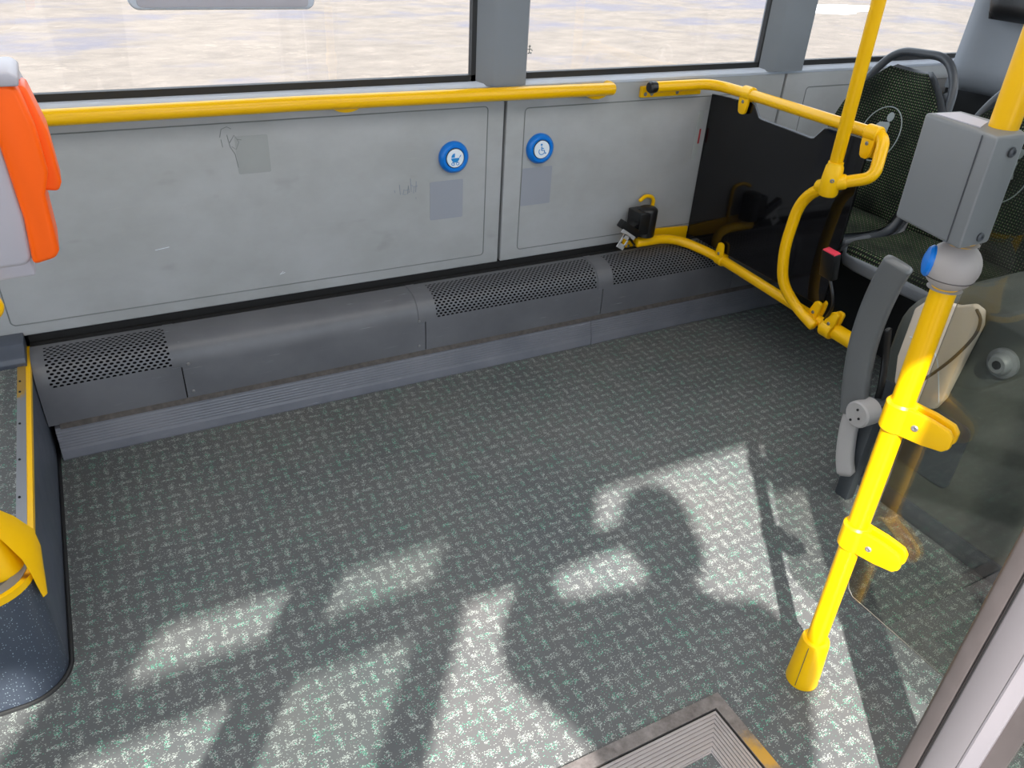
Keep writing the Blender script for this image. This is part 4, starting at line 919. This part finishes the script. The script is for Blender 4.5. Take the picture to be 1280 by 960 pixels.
Rr = [(.19, .13), (.19, .13), (.20, .14), (.19, .13), (.09, .08), (.062, .062), (.058, .058), .13, .100, .040, .085, .058, .032, .09, .065, .05, .04, .09, .065, .05, .04]
skin_mesh('body', B, E_, Rr, 'cloth')
# head as shaped mesh
bm = nb_(); bmesh.ops.create_uvsphere(bm, u_segments=32, v_segments=24, radius=1)
hc = Vector((0.12, -0.185, 1.405))
for v in bm.verts:
    x, y, z = v.co; y2 = y * 0.098; z2 = z * 0.122; x2 = x * (0.078 - 0.016 * max(0, -z))
    if z < -0.1 and y > 0: y2 += 0.006
    nose = math.exp(-((x / .13) ** 2 + ((z + 0.12) / .22) ** 2)) * (y > 0); y2 += 0.020 * nose
    eye = (math.exp(-(((abs(x) - .42) / .16) ** 2 + ((z - 0.06) / .12) ** 2))) * (y > 0); y2 -= 0.007 * eye
    v.co = hc + Vector((x2, y2, z2))
for sg in (-1, 1): add_tube(bm, spline([hc + Vector((sg * .078, -.01, .025)), hc + Vector((sg * .090, -.02, .02)), hc + Vector((sg * .088, -.018, -.01)), hc + Vector((sg * .077, -.006, -.03))], 5), 0.008, 8)
add_tube(bm, [hc + Vector((-.024, .092, -.062)), hc + Vector((0, .098, -.060)), hc + Vector((.024, .092, -.062))], 0.006, 8)
finish('head', bm, 'skin', t, angle=80)
bm = nb_(); bmesh.ops.create_uvsphere(bm, u_segments=28, v_segments=20, radius=1)
for v in bm.verts:
    x, y, z = v.co; v.co = hc + Vector((x * 0.088, y * 0.105 - 0.012 - (0.02 if z < 0.35 and y > 0 else 0) - (0.10 * max(0, 0.3 - z) if y > -0.1 else 0), z * 0.122 + 0.020 if z > -0.4 else -0.03))
finish('hair', bm, 'hair', t, angle=80)
for sg, wx in ((-1, -0.095), (1, 0.20)):
    wc = Vector((wx, -0.05, 1.22 if sg < 0 else 1.17)); inn = -sg
    V = [tuple(wc), tuple(wc + Vector((inn * .010, .012, .035))), tuple(wc + Vector((inn * .018, .014, .060)))]; EE = [(0, 1), (1, 2)]; RR = [(.024, .020), (.030, .016), (.034, .014)]
    for k, ln in enumerate((.9, 1.0, .95, .78)):
        bz = .045 + .016 * (1.5 - k) * .9; a = len(V)
        V += [tuple(wc + Vector((inn * .022, .016, bz + .020))), tuple(wc + Vector((inn * (.022 + .030 * ln), .012, bz + .024))), tuple(wc + Vector((inn * (.022 + .052 * ln), -.002, bz + .022)))]
        EE += [(2 if k < 2 else 1, a), (a, a + 1), (a + 1, a + 2)]; RR += [.009, .0085, .0075]
    a = len(V); V += [tuple(wc + Vector((inn * .022, -.008, .022))), tuple(wc + Vector((inn * .042, -.022, .046))), tuple(wc + Vector((inn * .055, -.022, .066)))]
    EE += [(1, a), (a, a + 1), (a + 1, a + 2)]; RR += [.012, .010, .008]
    skin_mesh('hand', V, EE, RR, 'skin', 2)
ph = thing('phone', 'black phone held up at the door by the person', 'phone', (0.0, -0.03, 1.25))
bm = nb_(); add_poly(bm, [(x, -0.028, z) for x, z in rrect(-0.075, 0.155, 1.205, 1.285, 0.010, 5)], (0, 0.008, 0), 0.002); finish('phone_body', bm, 'black', ph)
